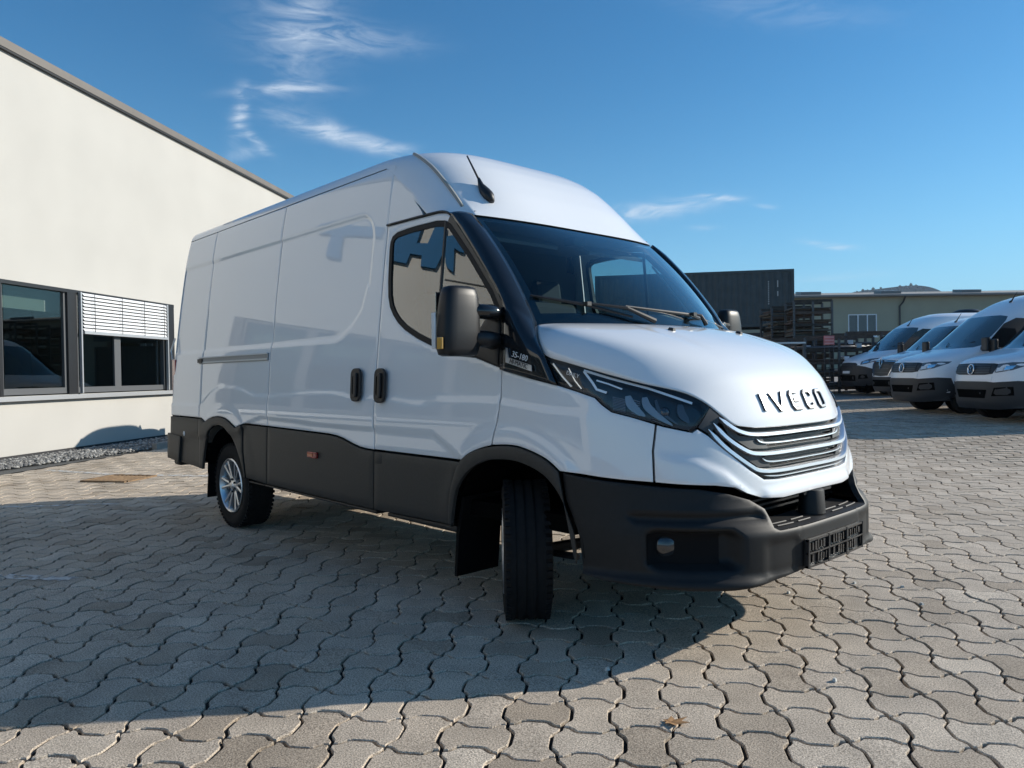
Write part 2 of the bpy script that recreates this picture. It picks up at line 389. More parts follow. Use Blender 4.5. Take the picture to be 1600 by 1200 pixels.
# the wall line (used to stop the paving)
WT = np.array([math.cos(R(128.976)), math.sin(R(128.976))]); WN = np.array([WT[1], -WT[0]]); W0 = np.array([-11.092, -1.38])
def edge_pts(a, b, amp, hi=True):
    a = np.array(a); b = np.array(b); e = b-a; nn = np.array([e[1], -e[0]])/np.linalg.norm(e)
    prof = [(0, 0), (.12, .08), (.19, .42), (.255, .84), (.33, 1.0), (.67, 1.0), (.745, .84), (.81, .42), (.88, .08)] if hi else [(0, 0), (.18, .6), (.32, 1), (.68, 1), (.82, .6)]
    return [tuple(a+e*t+nn*amp*k) for t, k in prof]
def cell_outline(waisted, hi=True):
    """counter-clockwise; outward bulge is +amp"""
    c = [(-PU/2, -PV/2), (PU/2, -PV/2), (PU/2, PV/2), (-PU/2, PV/2)]; s = 1 if waisted else -1; av, ah = .033*s, -.028*s
    out = []
    for i, am in enumerate((av, ah, av, ah)): out += edge_pts(c[i], c[(i+1) % 4], am, hi)
    return out
def paver_shape(waisted, hi=True):
    o = cell_outline(waisted, hi); a = inset(o, .0085); b = inset(o, .0060); n = len(o)
    if hi:
        V = [(x, y, 0) for x, y in a]+[(x, y, -.0035) for x, y in b]+[(x, y, -.045) for x, y in b]; F = [tuple(range(n))]
        for r_ in (0, 1): F += [(r_*n+(i+1) % n, r_*n+i, (r_+1)*n+i, (r_+1)*n+(i+1) % n) for i in range(n)]
    else:
        V = [(x, y, 0) for x, y in inset(o, .0075)]+[(x, y, -.03) for x, y in b]; F = [tuple(range(n))]+[((i+1) % n, i, n+i, n+(i+1) % n) for i in range(n)]
    return np.array(V), F
pave_root = None
def build_paving():
    cells = []
    for i in range(-170, 130):
        for j in range(-60, 175):
            c = PO+EU*(i+.5)*PU+EV*(j+.5)*PV; x, y = c
            if (c-W0)@WN < 1.36: continue
            v = np.array([x-CAMLOC[0], y-CAMLOC[1], -CAMLOC[2]]); dep = v@np.array(_d)
            rx = v@np.array(_r)
            if dep < -1.0 or dep > 27 or abs(rx) > .80*max(dep, 0)+1.9: continue
            if y > 6.5 and dep > 22: continue
            cells.append((i, j, x, y, dep, rx))
    C = np.array([c[4] for c in cells])
    score = []
    for (i, j, x, y, dep, rx) in cells:
        vis = dep > 1.75 and abs(rx) < .69*dep
        if x > -4.9 and x < .7 and y > -.75 and y < 1.0: vis = False
        score.append(dep if vis else 1e6)
    order = np.argsort(score); pick = set(order[:300].tolist())
    global pave_root
    # bedding sheet under the stones
    xs = np.arange(-30, 26, 1.0); ys = np.arange(-14, 27, 1.0); X, Y = np.meshgrid(xs, ys, indexing='ij'); V = np.stack([X, Y, gz(X, Y)-.015], -1).reshape(-1, 3); n = len(ys); F = []
    for a in range(len(xs)-1):
        for b in range(n-1):
            c = np.array([xs[a]+.5, ys[b]+.5])
            v = np.array([c[0]-CAMLOC[0], c[1]-CAMLOC[1], -CAMLOC[2]]); dep = v@np.array(_d); rx = v@np.array(_r)
            if (c-W0)@WN < .2 or dep < -1.5 or dep > 26.0 or abs(rx) > .8*max(dep, 0)+1.6 or (c[1] > 6 and dep > 21): continue
            F.append((a*n+b, (a+1)*n+b, (a+1)*n+b+1, a*n+b+1))
    pave_root = tag(mesh('pavement', V, F, JOINT), kind='structure')
    shp = {(w, h): paver_shape(w, h) for w in (True, False) for h in (True, False)}
    mes = {}
    for w in (True, False):
        V, F = shp[(w, True)]; me = bpy.data.meshes.new('paver'); me.from_pydata(V.tolist(), [], F); me.materials.append(PAVER); me.update(); mes[w] = me
    rng = np.random.RandomState(3); BV = []; BF = []; off = 0
    for k, (i, j, x, y, dep, rx) in enumerate(cells):
        w = (i+j+1) % 2 == 0
        a = PA+rng.normal(0, .006); dx, dy, dz = rng.normal(0, .0012), rng.normal(0, .0012), rng.normal(0, .0012); tx, ty = rng.normal(0, .004, 2)
        z = float(gz(x, y))+dz
        if k in pick:
            o = link('paver', mes[w], pave_root); o.location = (x+dx, y+dy, z); o.rotation_euler = (tx, ty, a)
        else:
            V, F = shp[(w, dep < 7.5)]; ca, sa = math.cos(a), math.sin(a)
            Q = np.stack([x+dx+V[:, 0]*ca-V[:, 1]*sa, y+dy+V[:, 0]*sa+V[:, 1]*ca, z+V[:, 2]+V[:, 0]*tx+V[:, 1]*ty], -1)
            BV.append(Q); BF += [tuple(q+off for q in f) for f in F]; off += len(V)
    o = mesh('paver_field', np.concatenate(BV), BF, PAVER, pave_root); o['kind'] = 'stuff'
build_paving()

def strip(name, pts, width, z, mat, parent=None):
    """flat painted strip along a polyline"""
    V = []; F = []; P = [np.array(p) for p in pts]
    for i, p in enumerate(P):
        t = P[min(i+1, len(P)-1)]-P[max(i-1, 0)]; t = t/np.linalg.norm(t); q = np.array([-t[1], t[0]])*width/2
        for s in (q, -q): V.append((p[0]+s[0], p[1]+s[1], float(gz(*(p+s)))+z))
    for i in range(len(P)-1): F.append((2*i, 2*i+1, 2*i+3, 2*i+2))
    return mesh(name, V, F, mat, parent)
def worn_paint():
    m, n, o = newmat('worn_line_paint'); b = n.nodes.new('ShaderNodeBsdfPrincipled'); b.inputs['Base Color'].default_value = (.62, .62, .60, 1); b.inputs['Roughness'].default_value = .7
    t = n.nodes.new('ShaderNodeBsdfTransparent'); mx = n.nodes.new('ShaderNodeMixShader'); g = n.nodes.new('ShaderNodeNewGeometry')
    z = n.nodes.new('ShaderNodeTexNoise'); z.inputs['Scale'].default_value = 16; z.inputs['Detail'].default_value = 6; n.links.new(g.outputs['Position'], z.inputs['Vector'])
    r_ = n.nodes.new('ShaderNodeMapRange'); r_.inputs['From Min'].default_value = .40; r_.inputs['From Max'].default_value = .55; r_.inputs['To Min'].default_value = .0; r_.inputs['To Max'].default_value = .9; n.links.new(z.outputs['Fac'], r_.inputs['Value'])
    n.links.new(r_.outputs[0], mx.inputs[0]); n.links.new(t.outputs[0], mx.inputs[1]); n.links.new(b.outputs[0], mx.inputs[2]); n.links.new(mx.outputs[0], o.inputs[0]); return m
PAINT = worn_paint()
for pts, w in [([(-9.3, -1.10), (-8.1, -.62), (-7.0, .12), (-5.6, 1.05)], .13), ([(-3.35, -2.83), (-2.62, -2.30)], .10), ([(-3.95, 12.3), (-3.4, 13.4)], .12), ([(-6.3, -2.3), (-5.5, -1.25)], .08)]:
    tag(strip('parking_line', pts, w, .0045, PAINT), kind='structure')

# drain cover by the wall
def drain():
    rt = empty('drain_cover', (-7.53, -.68, 0), R(35)); tag(rt, 'rusty brown drain cover set in the sunlit paving near the pale wall', 'drain cover')
    m = pbr('rusty_iron', (.24, .155, .085), .8, noise=(30, .35))
    f = MB()
    for s in (-1, 1): f.box((0, s*.27, .004), (.62, .05, .03)); f.box((s*.30, 0, .004), (.05, .50, .03))
    f.build('frame', m, rt)
    for k in range(9): MB().box((-.24+k*.06, 0, .003), (.028, .50, .02)).build('bar', m, rt)
    MB().box((0, 0, -.008), (.6, .5, .01)).build('sump', VOID, rt)
drain()

# ------------------------------------------------------------------ office building on the left
PLASTER = pbr('pale_render', (.488, .474, .440), .85, noise=(.9, .045, 7), bump=(120, .4, .004))
PLASTER.name = 'pale_render'
FRAME = pbr('window_frame_anthracite', (.10, .105, .11), .45)
FRAMEB = pbr('window_frame_black', (.012, .013, .015), .4)
ALU = pbr('aluminium', (.55, .56, .57), .4, metal=.7)
SLAT = pbr('blind_slat', (.76, .77, .78), .4)
PANE = glass('office_pane', (.55, .62, .60), 1.5, 1.6)
ROOM = pbr('office_room', (.20, .21, .21), .9); ROOMC = pbr('office_ceiling', (.62, .62, .60), .9)
FASCIA = pbr('roof_fascia', (.15, .135, .118), .6, noise=(3, .1))
def build_office():
    rt = empty('office_building', (W0[0], W0[1], 0), R(128.976)); tag(rt, 'cream rendered office building with a flat roof and a band of dark framed windows', 'building')
    # local frame: x along the wall (away from the camera), y = -(outwards)
    Q0, Q1, ZB, ZT, ZR = -16.0, 34.0, 1.0, 2.82, 6.39
    bands = [(-15.0, -2.5), (-1.45, 4.64)]
    def rect(a, b, z0, z1): return [(a, 0, z0), (b, 0, z0), (b, 0, z1), (a, 0, z1)]
    V = []; F = []
    def addq(q):
        s = len(V); V.extend(q); F.append((s, s+1, s+2, s+3))
    addq(rect(Q0, Q1, -.1, ZB)); addq(rect(Q0, Q1, ZT, ZR)); e = Q0
    for a, b in bands: addq(rect(e, a, ZB, ZT)); e = b
    addq(rect(e, Q1, ZB, ZT))
    for a, b in bands:      # reveals, 0.14 deep
        d = .14
        addq([(a, 0, ZT), (b, 0, ZT), (b, d, ZT), (a, d, ZT)]); addq([(a, d, ZB), (b, d, ZB), (b, 0, ZB), (a, 0, ZB)])
        addq([(a, 0, ZB), (a, 0, ZT), (a, d, ZT), (a, d, ZB)]); addq([(b, d, ZB), (b, d, ZT), (b, 0, ZT), (b, 0, ZB)])
    addq([(Q0, 12, -.1), (Q0, 0, -.1), (Q0, 0, ZR), (Q0, 12, ZR)]); addq([(Q1, 0, -.1), (Q1, 12, -.1), (Q1, 12, ZR), (Q1, 0, ZR)]); addq([(Q1, 12, -.1), (Q0, 12, -.1), (Q0, 12, ZR), (Q1, 12, ZR)])
    mesh('wall', V, F, PLASTER, rt)
    rf = MB().box(((Q0+Q1)/2, 6.03, ZR+.075), (Q1-Q0+.3, 12.1, .13)).build('roof', FASCIA, rt)
    MB().box(((Q0+Q1)/2, -.055, ZR+.075), (Q1-Q0+.3, .05, .135)).build('fascia', FASCIA, rf)
    MB().box(((Q0+Q1)/2, -.035, ZR-.006), (Q1-Q0+.3, .066, .026)).build('drip_edge', FRAMEB, rf)
    MB().box(((Q0+Q1)/2, -.016, .03), (Q1-Q0, .03, .09)).build('plinth', pbr('dimple_sheet', (.03, .03, .032), .7, bump=(90, .8, .01)), rt)
    # rooms behind the glass
    for a, b in bands:
        m = MB().span((a, 3.4, .1), (b, 3.5, 2.95)); m.span((a-.1, .2, .1), (a, 3.5, 2.95)); m.span((b, .2, .1), (b+.1, 3.5, 2.95)); m.span((a, .2, .0), (b, 3.5, .1)); m.build('room', ROOM, rt)
        MB().span((a, .15, 2.84), (b, 3.5, 2.94)).build('room_ceiling', ROOMC, rt)
        MB().span((a, .30, 2.42), (b, .34, 2.83)).build('curtain', ROOMC, rt)
        # outside sill
        s = MB().box(((a+b)/2, -.02, ZB-.02), (b-a-.02, .16, .028)); s.box(((a+b)/2, -.105, ZB-.045), (b-a-.02, .012, .06)); s.build('sill', ALU, rt)
    def window(q0, q1, panes, blind=False):
        fw = .05; z0, z1 = 1.02, 2.815
        w = MB(); y = .07
        for a, b, c, d in ((q0, q1, z0, z0+.10), (q0, q1, z1-.045, z1)): w.span((a, y-.035, c), (b, y+.035, d))
        for a, b in ((q0, q0+fw), (q1-fw, q1)): w.span((a, y-.034, z0+.1), (b, y+.034, z1-.045))
        for p in panes[1:-1]: w.span((p-.09, y-.034, z0+.1), (p+.09, y+.034, z1-.045))
        f = w.build('window', FRAME, rt); 
        for a, b in zip(panes[:-1], panes[1:]):
            MB().span((a+.03, y-.006, z0+.09), (b-.03, y+.006, z1-.04)).build('pane', PANE, f)
        if blind:
            bl = empty('blind', parent=rt); 
            for k in range(11):
                rot = Matrix.Rotation(R(50), 3, 'X')
                MB().box(((q0+q1)/2+.02, -.045, 2.755-k*.062), (q1-q0-.14, .064, .003), rot).build('slat', SLAT, bl)
            MB().box(((q0+q1)/2+.02, -.045, 2.755-11*.062+.01), (q1-q0-.12, .07, .05)).build('bottom_rail', ALU, bl)
            for t in (.13, .42, .68, .93): MB().box((q0+(q1-q0)*t, -.088, 2.44), (.008, .008, .68)).build('ladder_cord', FRAMEB, bl)
            for q in (q0+.02, q1-.02): MB().box((q, -.045, 1.9), (.03, .05, 1.78)).build('guide_rail', ALU, bl)
    def post(a, b): MB().span((a, -.004, 1.0), (b, .13, 2.82)).build('window_post', FRAMEB, rt)
    MB().span((-1.45, -.006, 2.76), (4.64, .05, 2.819)).build('blind_box', FRAMEB, rt)
    post(-1.449, -1.38); window(-1.38, .03, (-1.33, -.02)); window(.10, 1.50, (.17, 1.45)); post(1.50, 1.72); window(1.74, 4.34, (1.79, 2.84, 4.18), True); post(4.34, 4.638); post(.031, .099)
    q = -2.5
    for k in range(5):
        post(q-.17, q-.001); window(q-2.42, q-.17, (q-2.37, q-1.30, q-.22)); q -= 2.42
    post(-14.99, q-.01)
    # blue letters on the wall, out of the frame: they show in the door window's reflection
    BL = pbr('sign_blue', (.004, .10, .24), .5, spec=.2); BLS = pbr('sign_blue_edge', (.008, .05, .10), .5)
    def letter(poly):
        f = lambda u, v, h: (u, -h, v)
        o = MB().prism(poly, f, .005, .09).build('letter', BL, rt)
    k = .075
    def It(pts): return [(x+(z-4.2)*k, z) for x, z in pts]
    letter([(-5.62, 4.20), (-5.37, 4.20), (-5.355, 4.385), (-5.16, 4.38), (-5.12, 4.20), (-4.80, 4.21), (-4.72, 4.95), (-5.29, 4.95), (-5.235, 4.58), (-5.42, 4.61), (-5.50, 4.95), (-5.69, 4.95), (-5.72, 4.54)])
    letter([(-5.70, 4.78), (-5.84, 4.84), (-6.02, 4.80), (-6.07, 4.68), (-6.037, 4.558), (-5.961, 4.567), (-5.876, 4.609), (-5.924, 4.19), (-5.812, 4.254), (-5.761, 4.359)])
    letter([(-3.95, 4.2), (-3.72, 4.2), (-3.66, 4.72), (-3.42, 4.72), (-3.38, 4.97), (-4.55, 4.97), (-4.55, 4.72), (-3.88, 4.72)])
    tr = MB().span((-6.6, -.02, 4.05), (-5.80, -.002, 4.07)).build('conduit', FRAMEB, rt)
    MB().span((-6.45, -.10, 3.55), (-6.32, 0, 3.70)).build('lamp_box', FRAME, rt)
build_office()

# gravel strip and kerb along the wall
def gravel_strip():
    rng = np.random.RandomState(5); n = 9000; V = []; F = []
    base = MB(); P = []
    q0, q1 = -3.0, 12.0
    A = [W0+WT*q0+WN*.03, W0+WT*q1+WN*.03, W0+WT*q1+WN*1.24, W0+WT*q0+WN*1.24]
    o = tag(mesh('gravel_bed', [(a[0], a[1], -.004) for a in A], [(0, 3, 2, 1)], pbr('gravel_base', (.10, .10, .095), .95, noise=(60, .4))), kind='structure')
    ico = [(0, 0, 1), (.89, 0, .45), (.28, .85, .45), (-.72, .53, .45), (-.72, -.53, .45), (.28, -.85, .45), (.72, .53, -.45), (-.28, .85, -.45), (-.89, 0, -.45), (-.28, -.85, -.45), (.72, -.53, -.45), (0, 0, -1)]
    fc = [(0, 1, 2), (0, 2, 3), (0, 3, 4), (0, 4, 5), (0, 5, 1), (1, 6, 2), (2, 7, 3), (3, 8, 4), (4, 9, 5), (5, 10, 1), (6, 7, 2), (7, 8, 3), (8, 9, 4), (9, 10, 5), (10, 6, 1), (11, 7, 6), (11, 8, 7), (11, 9, 8), (11, 10, 9), (11, 6, 10)]
    ico = np.array(ico); Vs = []; Fs = []
    for k in range(n):
        q = rng.uniform(-2.4, 8.0); w = rng.uniform(.05, 1.2)
        if q < 1.6: 
            w = rng.uniform(.05, .75+.12*(q+2.4))
        c = W0+WT*q+WN*w; s = rng.uniform(.012, .030); J = ico*(1+rng.normal(0, .12, ico.shape))*[s*rng.uniform(.8, 1.3), s*rng.uniform(.8, 1.3), s*.75]
        a = rng.uniform(0, 6.28); J = J@np.array([[math.cos(a), math.sin(a), 0], [-math.sin(a), math.cos(a), 0], [0, 0, 1]])
        Vs.append(J+[c[0], c[1], .012+rng.uniform(0, .03)]); Fs += [tuple(i+12*k for i in f) for f in fc]
    m, nn, o2 = newmat('gravel_stone'); b = nn.nodes.new('ShaderNodeBsdfPrincipled'); nn.links.new(b.outputs[0], o2.inputs[0]); b.inputs['Roughness'].default_value = .8
    g = nn.nodes.new('ShaderNodeNewGeometry'); rp = nn.nodes.new('ShaderNodeValToRGB'); rp.color_ramp.elements[0].color = (.10, .10, .10, 1); rp.color_ramp.elements[1].color = (.44, .43, .40, 1); k = rp.color_ramp.elements.new(.5); k.color = (.20, .195, .185, 1)
    nn.links.new(g.outputs['Random Per Island'], rp.inputs[0]); nn.links.new(rp.outputs[0], b.inputs['Base Color'])
    g_ = mesh('gravel', np.concatenate(Vs), Fs, m); tag(g_, kind='stuff')
gravel_strip()
def kerb():
    rt = empty('kerb', (W0[0], W0[1], 0), R(128.976)); tag(rt, 'low grey concrete kerb edging the gravel strip along the wall', 'kerb', kind='structure')
    m = pbr('kerb_concrete', (.30, .28, .25), .85, noise=(12, .15), bump=(200, .3, .003))
    for k in range(12):
        MB().box((1.9+k*1.0+.5, -1.30, .03), (.99, .10, .16)).build('kerb_stone', m, rt, bevel=.012)
kerb()
# ------------------------------------------------------------------ the white van
ZW = np.array([.2, .3, .46, .73, 1.0, 1.31, 1.576, 1.887, 2.154, 2.32, 2.5, 2.56, 2.60, 2.635, 2.66, 2.68, 2.70])
WW = np.array([1.0, 1.012, 1.018, 1.011, 1.0, .981, .952, .917, .882, .857, .823, .806, .785, .745, .68, .55, .20])
def smoothed(zs, ws, lo, hi, n=200, k=9):
    z = np.linspace(lo, hi, n); w = np.interp(z, zs, ws); ker = np.ones(k)/k; p = np.pad(w, k//2, mode='edge'); p[:k//2] = 2*w[0]-w[k//2:0:-1]; p[-(k//2):] = 2*w[-1]-w[-2:-2-k//2:-1]
    return z, np.convolve(p, ker, 'valid')
SZ, SW = smoothed(ZW, WW, .2, 2.7, 260, 13)
def wof(z): return np.interp(z, SZ, SW)
def sstep(a, b, x): t = np.clip((x-a)/(b-a), 0, 1); return t*t*(3-2*t)
def rr_sdf(x, z, x0, x1, z0, z1, r_):
    cx, cz = (x0+x1)/2, (z0+z1)/2; dx = np.abs(x-cx)-(x1-x0)/2+r_; dz = np.abs(z-cz)-(z1-z0)/2+r_
    return np.hypot(np.maximum(dx, 0), np.maximum(dz, 0))+np.minimum(np.maximum(dx, dz), 0)-r_
SWX = np.array([-4.7, -3.95, -3.86, -3.75, -3.51, -3.14, -2.9, -2.6, -2.01, -1.64, -1.43, -1.22, -1.03, -.78, -.575, -.465, -.358, -.086, .2, .6])
SWY = np.array([1.02, 1.02, 1.06, 1.13, 1.188, 1.166, 1.117, 1.112, 1.144, 1.146, 1.113, 1.121, 1.116, 1.097, 1.113, 1.123, 1.129, 1.124, 1.09, 1.06])
LWX = np.array([-4.7, -3.1, -3.014, -2.75, -2.27, -1.5, -1.2, -.6, -.347, -.2]); LWY = np.array([.70, .80, .891, .95, .938, .924, .926, .923, .80, .72])
SWXs = np.linspace(-4.7, .6, 400); SWYs = np.convolve(np.pad(np.interp(SWXs, SWX, SWY), 6, mode='edge'), np.ones(13)/13, 'valid')
def emb(x, z):
    # raised lower body, recessed upper field, tucked sill
    sw1 = np.interp(x, [-4.7, -1.80, -1.66, -1.52, -1.42, -1.37], [1.50, 1.468, 1.49, 1.56, 1.65, 1.80])
    s = rr_sdf(x, z, -5.2, -1.345, 1.475, 2.262, .17)
    s = np.where((x > -1.75) & (z < 1.85), np.maximum(s, (sw1-z)*.8), s)
    e = -.010*sstep(.010, -.014, s)
    e = e*sstep(-1.15, -1.30, x)
    sw2 = np.interp(x, SWXs, SWYs); e = e+.008*sstep(.0, .018, sw2-z)*sstep(.75, .45, x)
    lw = np.interp(x, LWX, LWY); e = e-.011*sstep(.0, .016, lw-z)*sstep(-.2, -.35, x)
    # bulge over the rear wheel
    rr = np.hypot(x+3.43, z-.45); e = e+.004*sstep(.60, .54, rr)*sstep(.30, .5, z)
    e = e+.009*sstep(.56, .49, np.hypot(x-.0, z-.45))
    return e
def side(P, d=0.0):
    x, z = P[:, 0], P[:, 1]; return np.stack([x, -(wof(z)+emb(x, z))-d, z], -1)
def side0(P, d=0.0):
    x, z = P[:, 0], P[:, 1]; return np.stack([x, -wof(z)-d, z], -1)
# nose: superellipse plan at every height
NZ = np.array([.2, .3, .60, .66, .77, .87, .97, 1.03, 1.09, 1.15, 1.2, 1.3, 1.45]); NX = np.array([1.02, 1.03, 1.035, 1.035, 1.02, 1.005, .982, .966, .942, .908, .865, .745, .45])
BZ = np.array([.2, .26, .33, .40, .545, .565, .60, .68, .76, .85]); BX = np.array([1.03, 1.085, 1.115, 1.122, 1.122, 1.108, 1.085, 1.045, 1.025, 1.01])
PIV = -.2
def nose_surface(tz, tx, q=3.6, xs=.1, embf=None):
    sz, sx = smoothed(tz, tx, tz[0], tz[-1], 200, 5)
    def f(P, d=0.0):
        a, z = P[:, 0], P[:, 1]; ca, sa = np.cos(a), np.sin(a); xn = np.interp(z, sz, sx); w = wof(z)
        lo = np.full(len(a), .05); hi = np.full(len(a), 3.0)
        for _ in range(40):
            m = (lo+hi)/2; x = PIV+m*ca; y = m*sa
            g = np.maximum((x-xs)/(xn-xs), 0)**2+(np.abs(y)/w)**q-1
            hi = np.where(g > 0, m, hi); lo = np.where(g > 0, lo, m)
        rad = (lo+hi)/2
        x = PIV+rad*ca; y = rad*sa
        if embf is not None: d = d+embf(x, y, z)
        else: d = d+emb_n(x, y, z)
        return np.stack([PIV+(rad+d)*ca, (rad+d)*sa, z], -1)
    return f
def emb_n(x, y, z):
    sw2 = np.interp(x, SWXs, SWYs); e = .009*sstep(.0, .026, sw2-z)*sstep(.55, .15, x)
    e = e+.009*sstep(.56, .49, np.hypot(x-.0, z-.45))*sstep(.6, .45, x)
    return e
def emb_fascia(x, y, z):
    # shoulder under the headlamp that runs down to the bumper
    ay = np.abs(y)
    line = np.interp(ay, [.0, .40, .52, .62, .72, .82, .92], [.60, .66, .74, .83, .885, .905, .905])
    e = .014*sstep(0, .05, line-z)*sstep(.2, .5, ay)*sstep(.85, .79, ay)
    e = e+.010*sstep(.725, .700, z)*sstep(.45, .40, ay)
    return e
def emb_bump(x, y, z):
    ay = np.abs(y)
    e = -.075*sstep(.012, -.022, rr_sdf(ay, z, .64, .89, .405, .565, .035))
    e = e-.022*sstep(.008, -.006, rr_sdf(ay, z, .50, .91, .602, .628, .010))
    e = e-.006*sstep(.004, -.004, np.abs(ay-.305)-.004)*sstep(.57, .55, z)
    e = e-.010*sstep(.01, -.02, rr_sdf(ay, z, .315, .525, .36, .515, .03))
    e = e+.030*sstep(.385, .345, z)*sstep(.45, .62, ay)
    return e
nose = nose_surface(NZ, NX); fasc = nose_surface(NZ, NX, embf=emb_fascia); bump = nose_surface(BZ, BX, embf=emb_bump)
nose0 = nose_surface(NZ, NX, embf=lambda x, y, z: 0*x)
def az(p): return (math.atan2(p[1], p[0]-PIV), p[2])
def azs(*ps): return [az(p) for p in ps]
def sym(right): 
    """right half outline (y<0) from the centre line round -> full outline"""
    return list(right)+[(-a, z) for a, z in reversed(right) if abs(a) > 1e-6]
# roof and its front cap: plan curves stacked in height
CZ = np.array([2.05, 2.09, 2.2, 2.3, 2.4, 2.48, 2.55, 2.60, 2.64, 2.67, 2.69, 2.70]); CX = np.array([-.325, -.36, -.455, -.540, -.635, -.720, -.815, -.90, -1.0, -1.12, -1.27, -1.45])
CSZ, CSX = smoothed(CZ, CX, 2.05, 2.70, 200, 9)
def cap_pt(phi, z, d=0.0):
    """phi 0 = near side straight, pi/2 = centre line"""
    z = np.asarray(z, float); xn = np.interp(z, CSZ, CSX); xs = xn-np.interp(z, [2.05, 2.2, 2.5, 2.7], [.42, .42, .50, .60]); w = wof(z)
    q = 4.2; x = xs+(xn-xs)*np.sin(phi)**(2/2.3); y = -w*np.abs(np.cos(phi))**(2/q)*np.sign(np.cos(phi))
    return np.stack([x, y, z], -1)

van = empty('delivery_van'); tag(van, 'big white delivery van with dark grey lower cladding and turned front wheels, nearest the camera', 'van')
P_ = van
# --- outlines on the side (x, z)
ARCH_OUT_R = [(-3.911, .898), (-3.825, .869), (-3.74, .895), (-3.644, .914), (-3.54, .922), (-3.449, .92), (-3.37, .908), (-3.298, .888), (-3.187, .847)]
ARCH_IN_R = [(-3.859, .459), (-3.83, .591), (-3.795, .70), (-3.72, .795), (-3.62, .84), (-3.50, .852), (-3.40, .838), (-3.29, .79), (-3.19, .705), (-3.10, .60), (-3.05, .519), (-3.03, .46)]
CLAD = [(-3.187, .847), (-3.10, .868), (-3.031, .883), (-2.64, .878)]
CLAD2 = [(-2.64, .878), (-1.745, .865), (-1.64, .858), (-1.556, .845), (-1.44, .818), (-1.36, .803), (-1.28, .797), (-1.197, .795)]
ARCH_OUT_F = spline([(-.445, .453), (-.436, .595), (-.405, .70), (-.353, .794), (-.268, .845), (-.125, .885), (.028, .896), (.141, .880), (.249, .845), (.328, .795)], 4)
ARCH_IN_F = spline([(-.416, .44), (-.393, .576), (-.359, .665), (-.284, .744), (-.176, .80), (-.054, .822), (.078, .82), (.205, .786), (.281, .738), (.34, .67), (.375, .60), (.412, .513), (.425, .40)], 4)
SX0, SX1, SX2, SXR = -1.197, -2.641, -3.957, -4.655
TOPZ = 2.531
RES = .015
q_ = [(SXR, .90), (SX2, .898), (SX2, TOPZ)]+[(-4.60, TOPZ), (-4.625, 2.30), (-4.64, 2.0), (-4.655, 1.5)]
panel('rear_quarter_panel', q_, side, WHITE, P_, RES, mirror=True)
panel('body_side_panel', [(SX2, .897)]+ARCH_OUT_R+CLAD[1:]+[(SX1, TOPZ), (SX2, TOPZ)], side, WHITE, P_, RES, mirror=True)
sd = panel('sliding_door', CLAD2+[(SX0, TOPZ), (SX1, TOPZ)], side, WHITE, P_, RES, mirror=True)
sdl = [o for o in van.children if o.name == 'sliding_door.001'][0]
# cab door with its window opening
A_LINE = [(-.541, 2.094), (-.354, 1.901), (-.155, 1.68), (-.087, 1.585), (-.077, 1.55)]
WIN = [(-.085, 1.272), (-.279, 1.328), (-.451, 1.343), (-.564, 1.372), (-.684, 1.411), (-.80, 1.45), (-.925, 1.504), (-1.0, 1.55), (-1.051, 1.595), (-1.092, 1.645), (-1.118, 1.71), (-1.132, 1.80), (-1.147, 2.0), (-1.145, 2.045), (-1.128, 2.075), (-1.085, 2.092), (-.98, 2.099), (-.897, 2.101), (-.70, 2.099), (-.63, 2.088), (-.595, 2.076), (-.562, 2.062),
       (-.366, 1.874), (-.172, 1.662), (-.107, 1.567), (-.094, 1.50)]
arch_up = [p for p in ARCH_OUT_F if -.36 < p[0] < -.12]
door_out = [(SX0, .797), (-.9, .796), (-.353, .795)]+arch_up[1:]+[(-.118, .888), (-.088, 1.018), (-.075, 1.081), (-.075, 1.268), (-.077, 1.55), (-.087, 1.585), (-.155, 1.68), (-.354, 1.901), (-.541, 2.094), (-.575, 2.118), (-.617, 2.135), (-.691, 2.146), (-.904, 2.149), (SX0, 2.150)]
def door_surf(P, d=0.0):
    return side(P, d)
door = panel('cab_door', door_out, door_surf, WHITE, P_, .024, holes=[WIN], mirror=True)
doorl = [o for o in van.children if o.name == 'cab_door.001'][0]
WIN_IN = inset_clean(WIN, .030)
def pane_surf(P, d=0.0):
    x, z = P[:, 0], P[:, 1]; w0, w1 = float(wof(1.36)), float(wof(2.09)); w = w0+(w1-w0)*(z-1.36)/.73; return np.stack([x, -w-d, z], -1)
for dd, sgn in ((door, 1), (doorl, -1)):
    fr = panel('window_seal', WIN, side0, pbr('seal_rubber', (.010, .010, .011), .6, spec=.25), dd, .03, gap=0, thick=.03, lip=0, holes=[WIN_IN], off=.003)
    gl = panel('door_window', inset(WIN, .02), pane_surf, GLASS_SIDE, dd, .05, gap=0, thick=0, lip=0, off=-.002)
    tr = panel('door_frame_trim', [(-.595, 2.078), (-.562, 2.064), (-.366, 1.876), (-.172, 1.664), (-.107, 1.569), (-.094, 1.50), (-.085, 1.275), (-.079, 1.275), (-.080, 1.55), (-.090, 1.583), (-.158, 1.677), (-.357, 1.898), (-.543, 2.090), (-.575, 2.112)], side0, pbr('frame_black', (.012, .013, .015), .3), dd, .03, gap=0, thick=.006, lip=0, off=.004)
    # quarter light divider bar
    dv = MB().tube([(-.615, -wof(2.09)+.004, 2.085), (-.615, -wof(1.40)+.004, 1.40)], .011, 6).build('divider_bar', BLACK, dd)
    if sgn < 0:
        for o in (fr, gl, dv, tr):
            n = o.name.split('.')[0]; mirrored(o, n, dd); bpy.data.objects.remove(o)
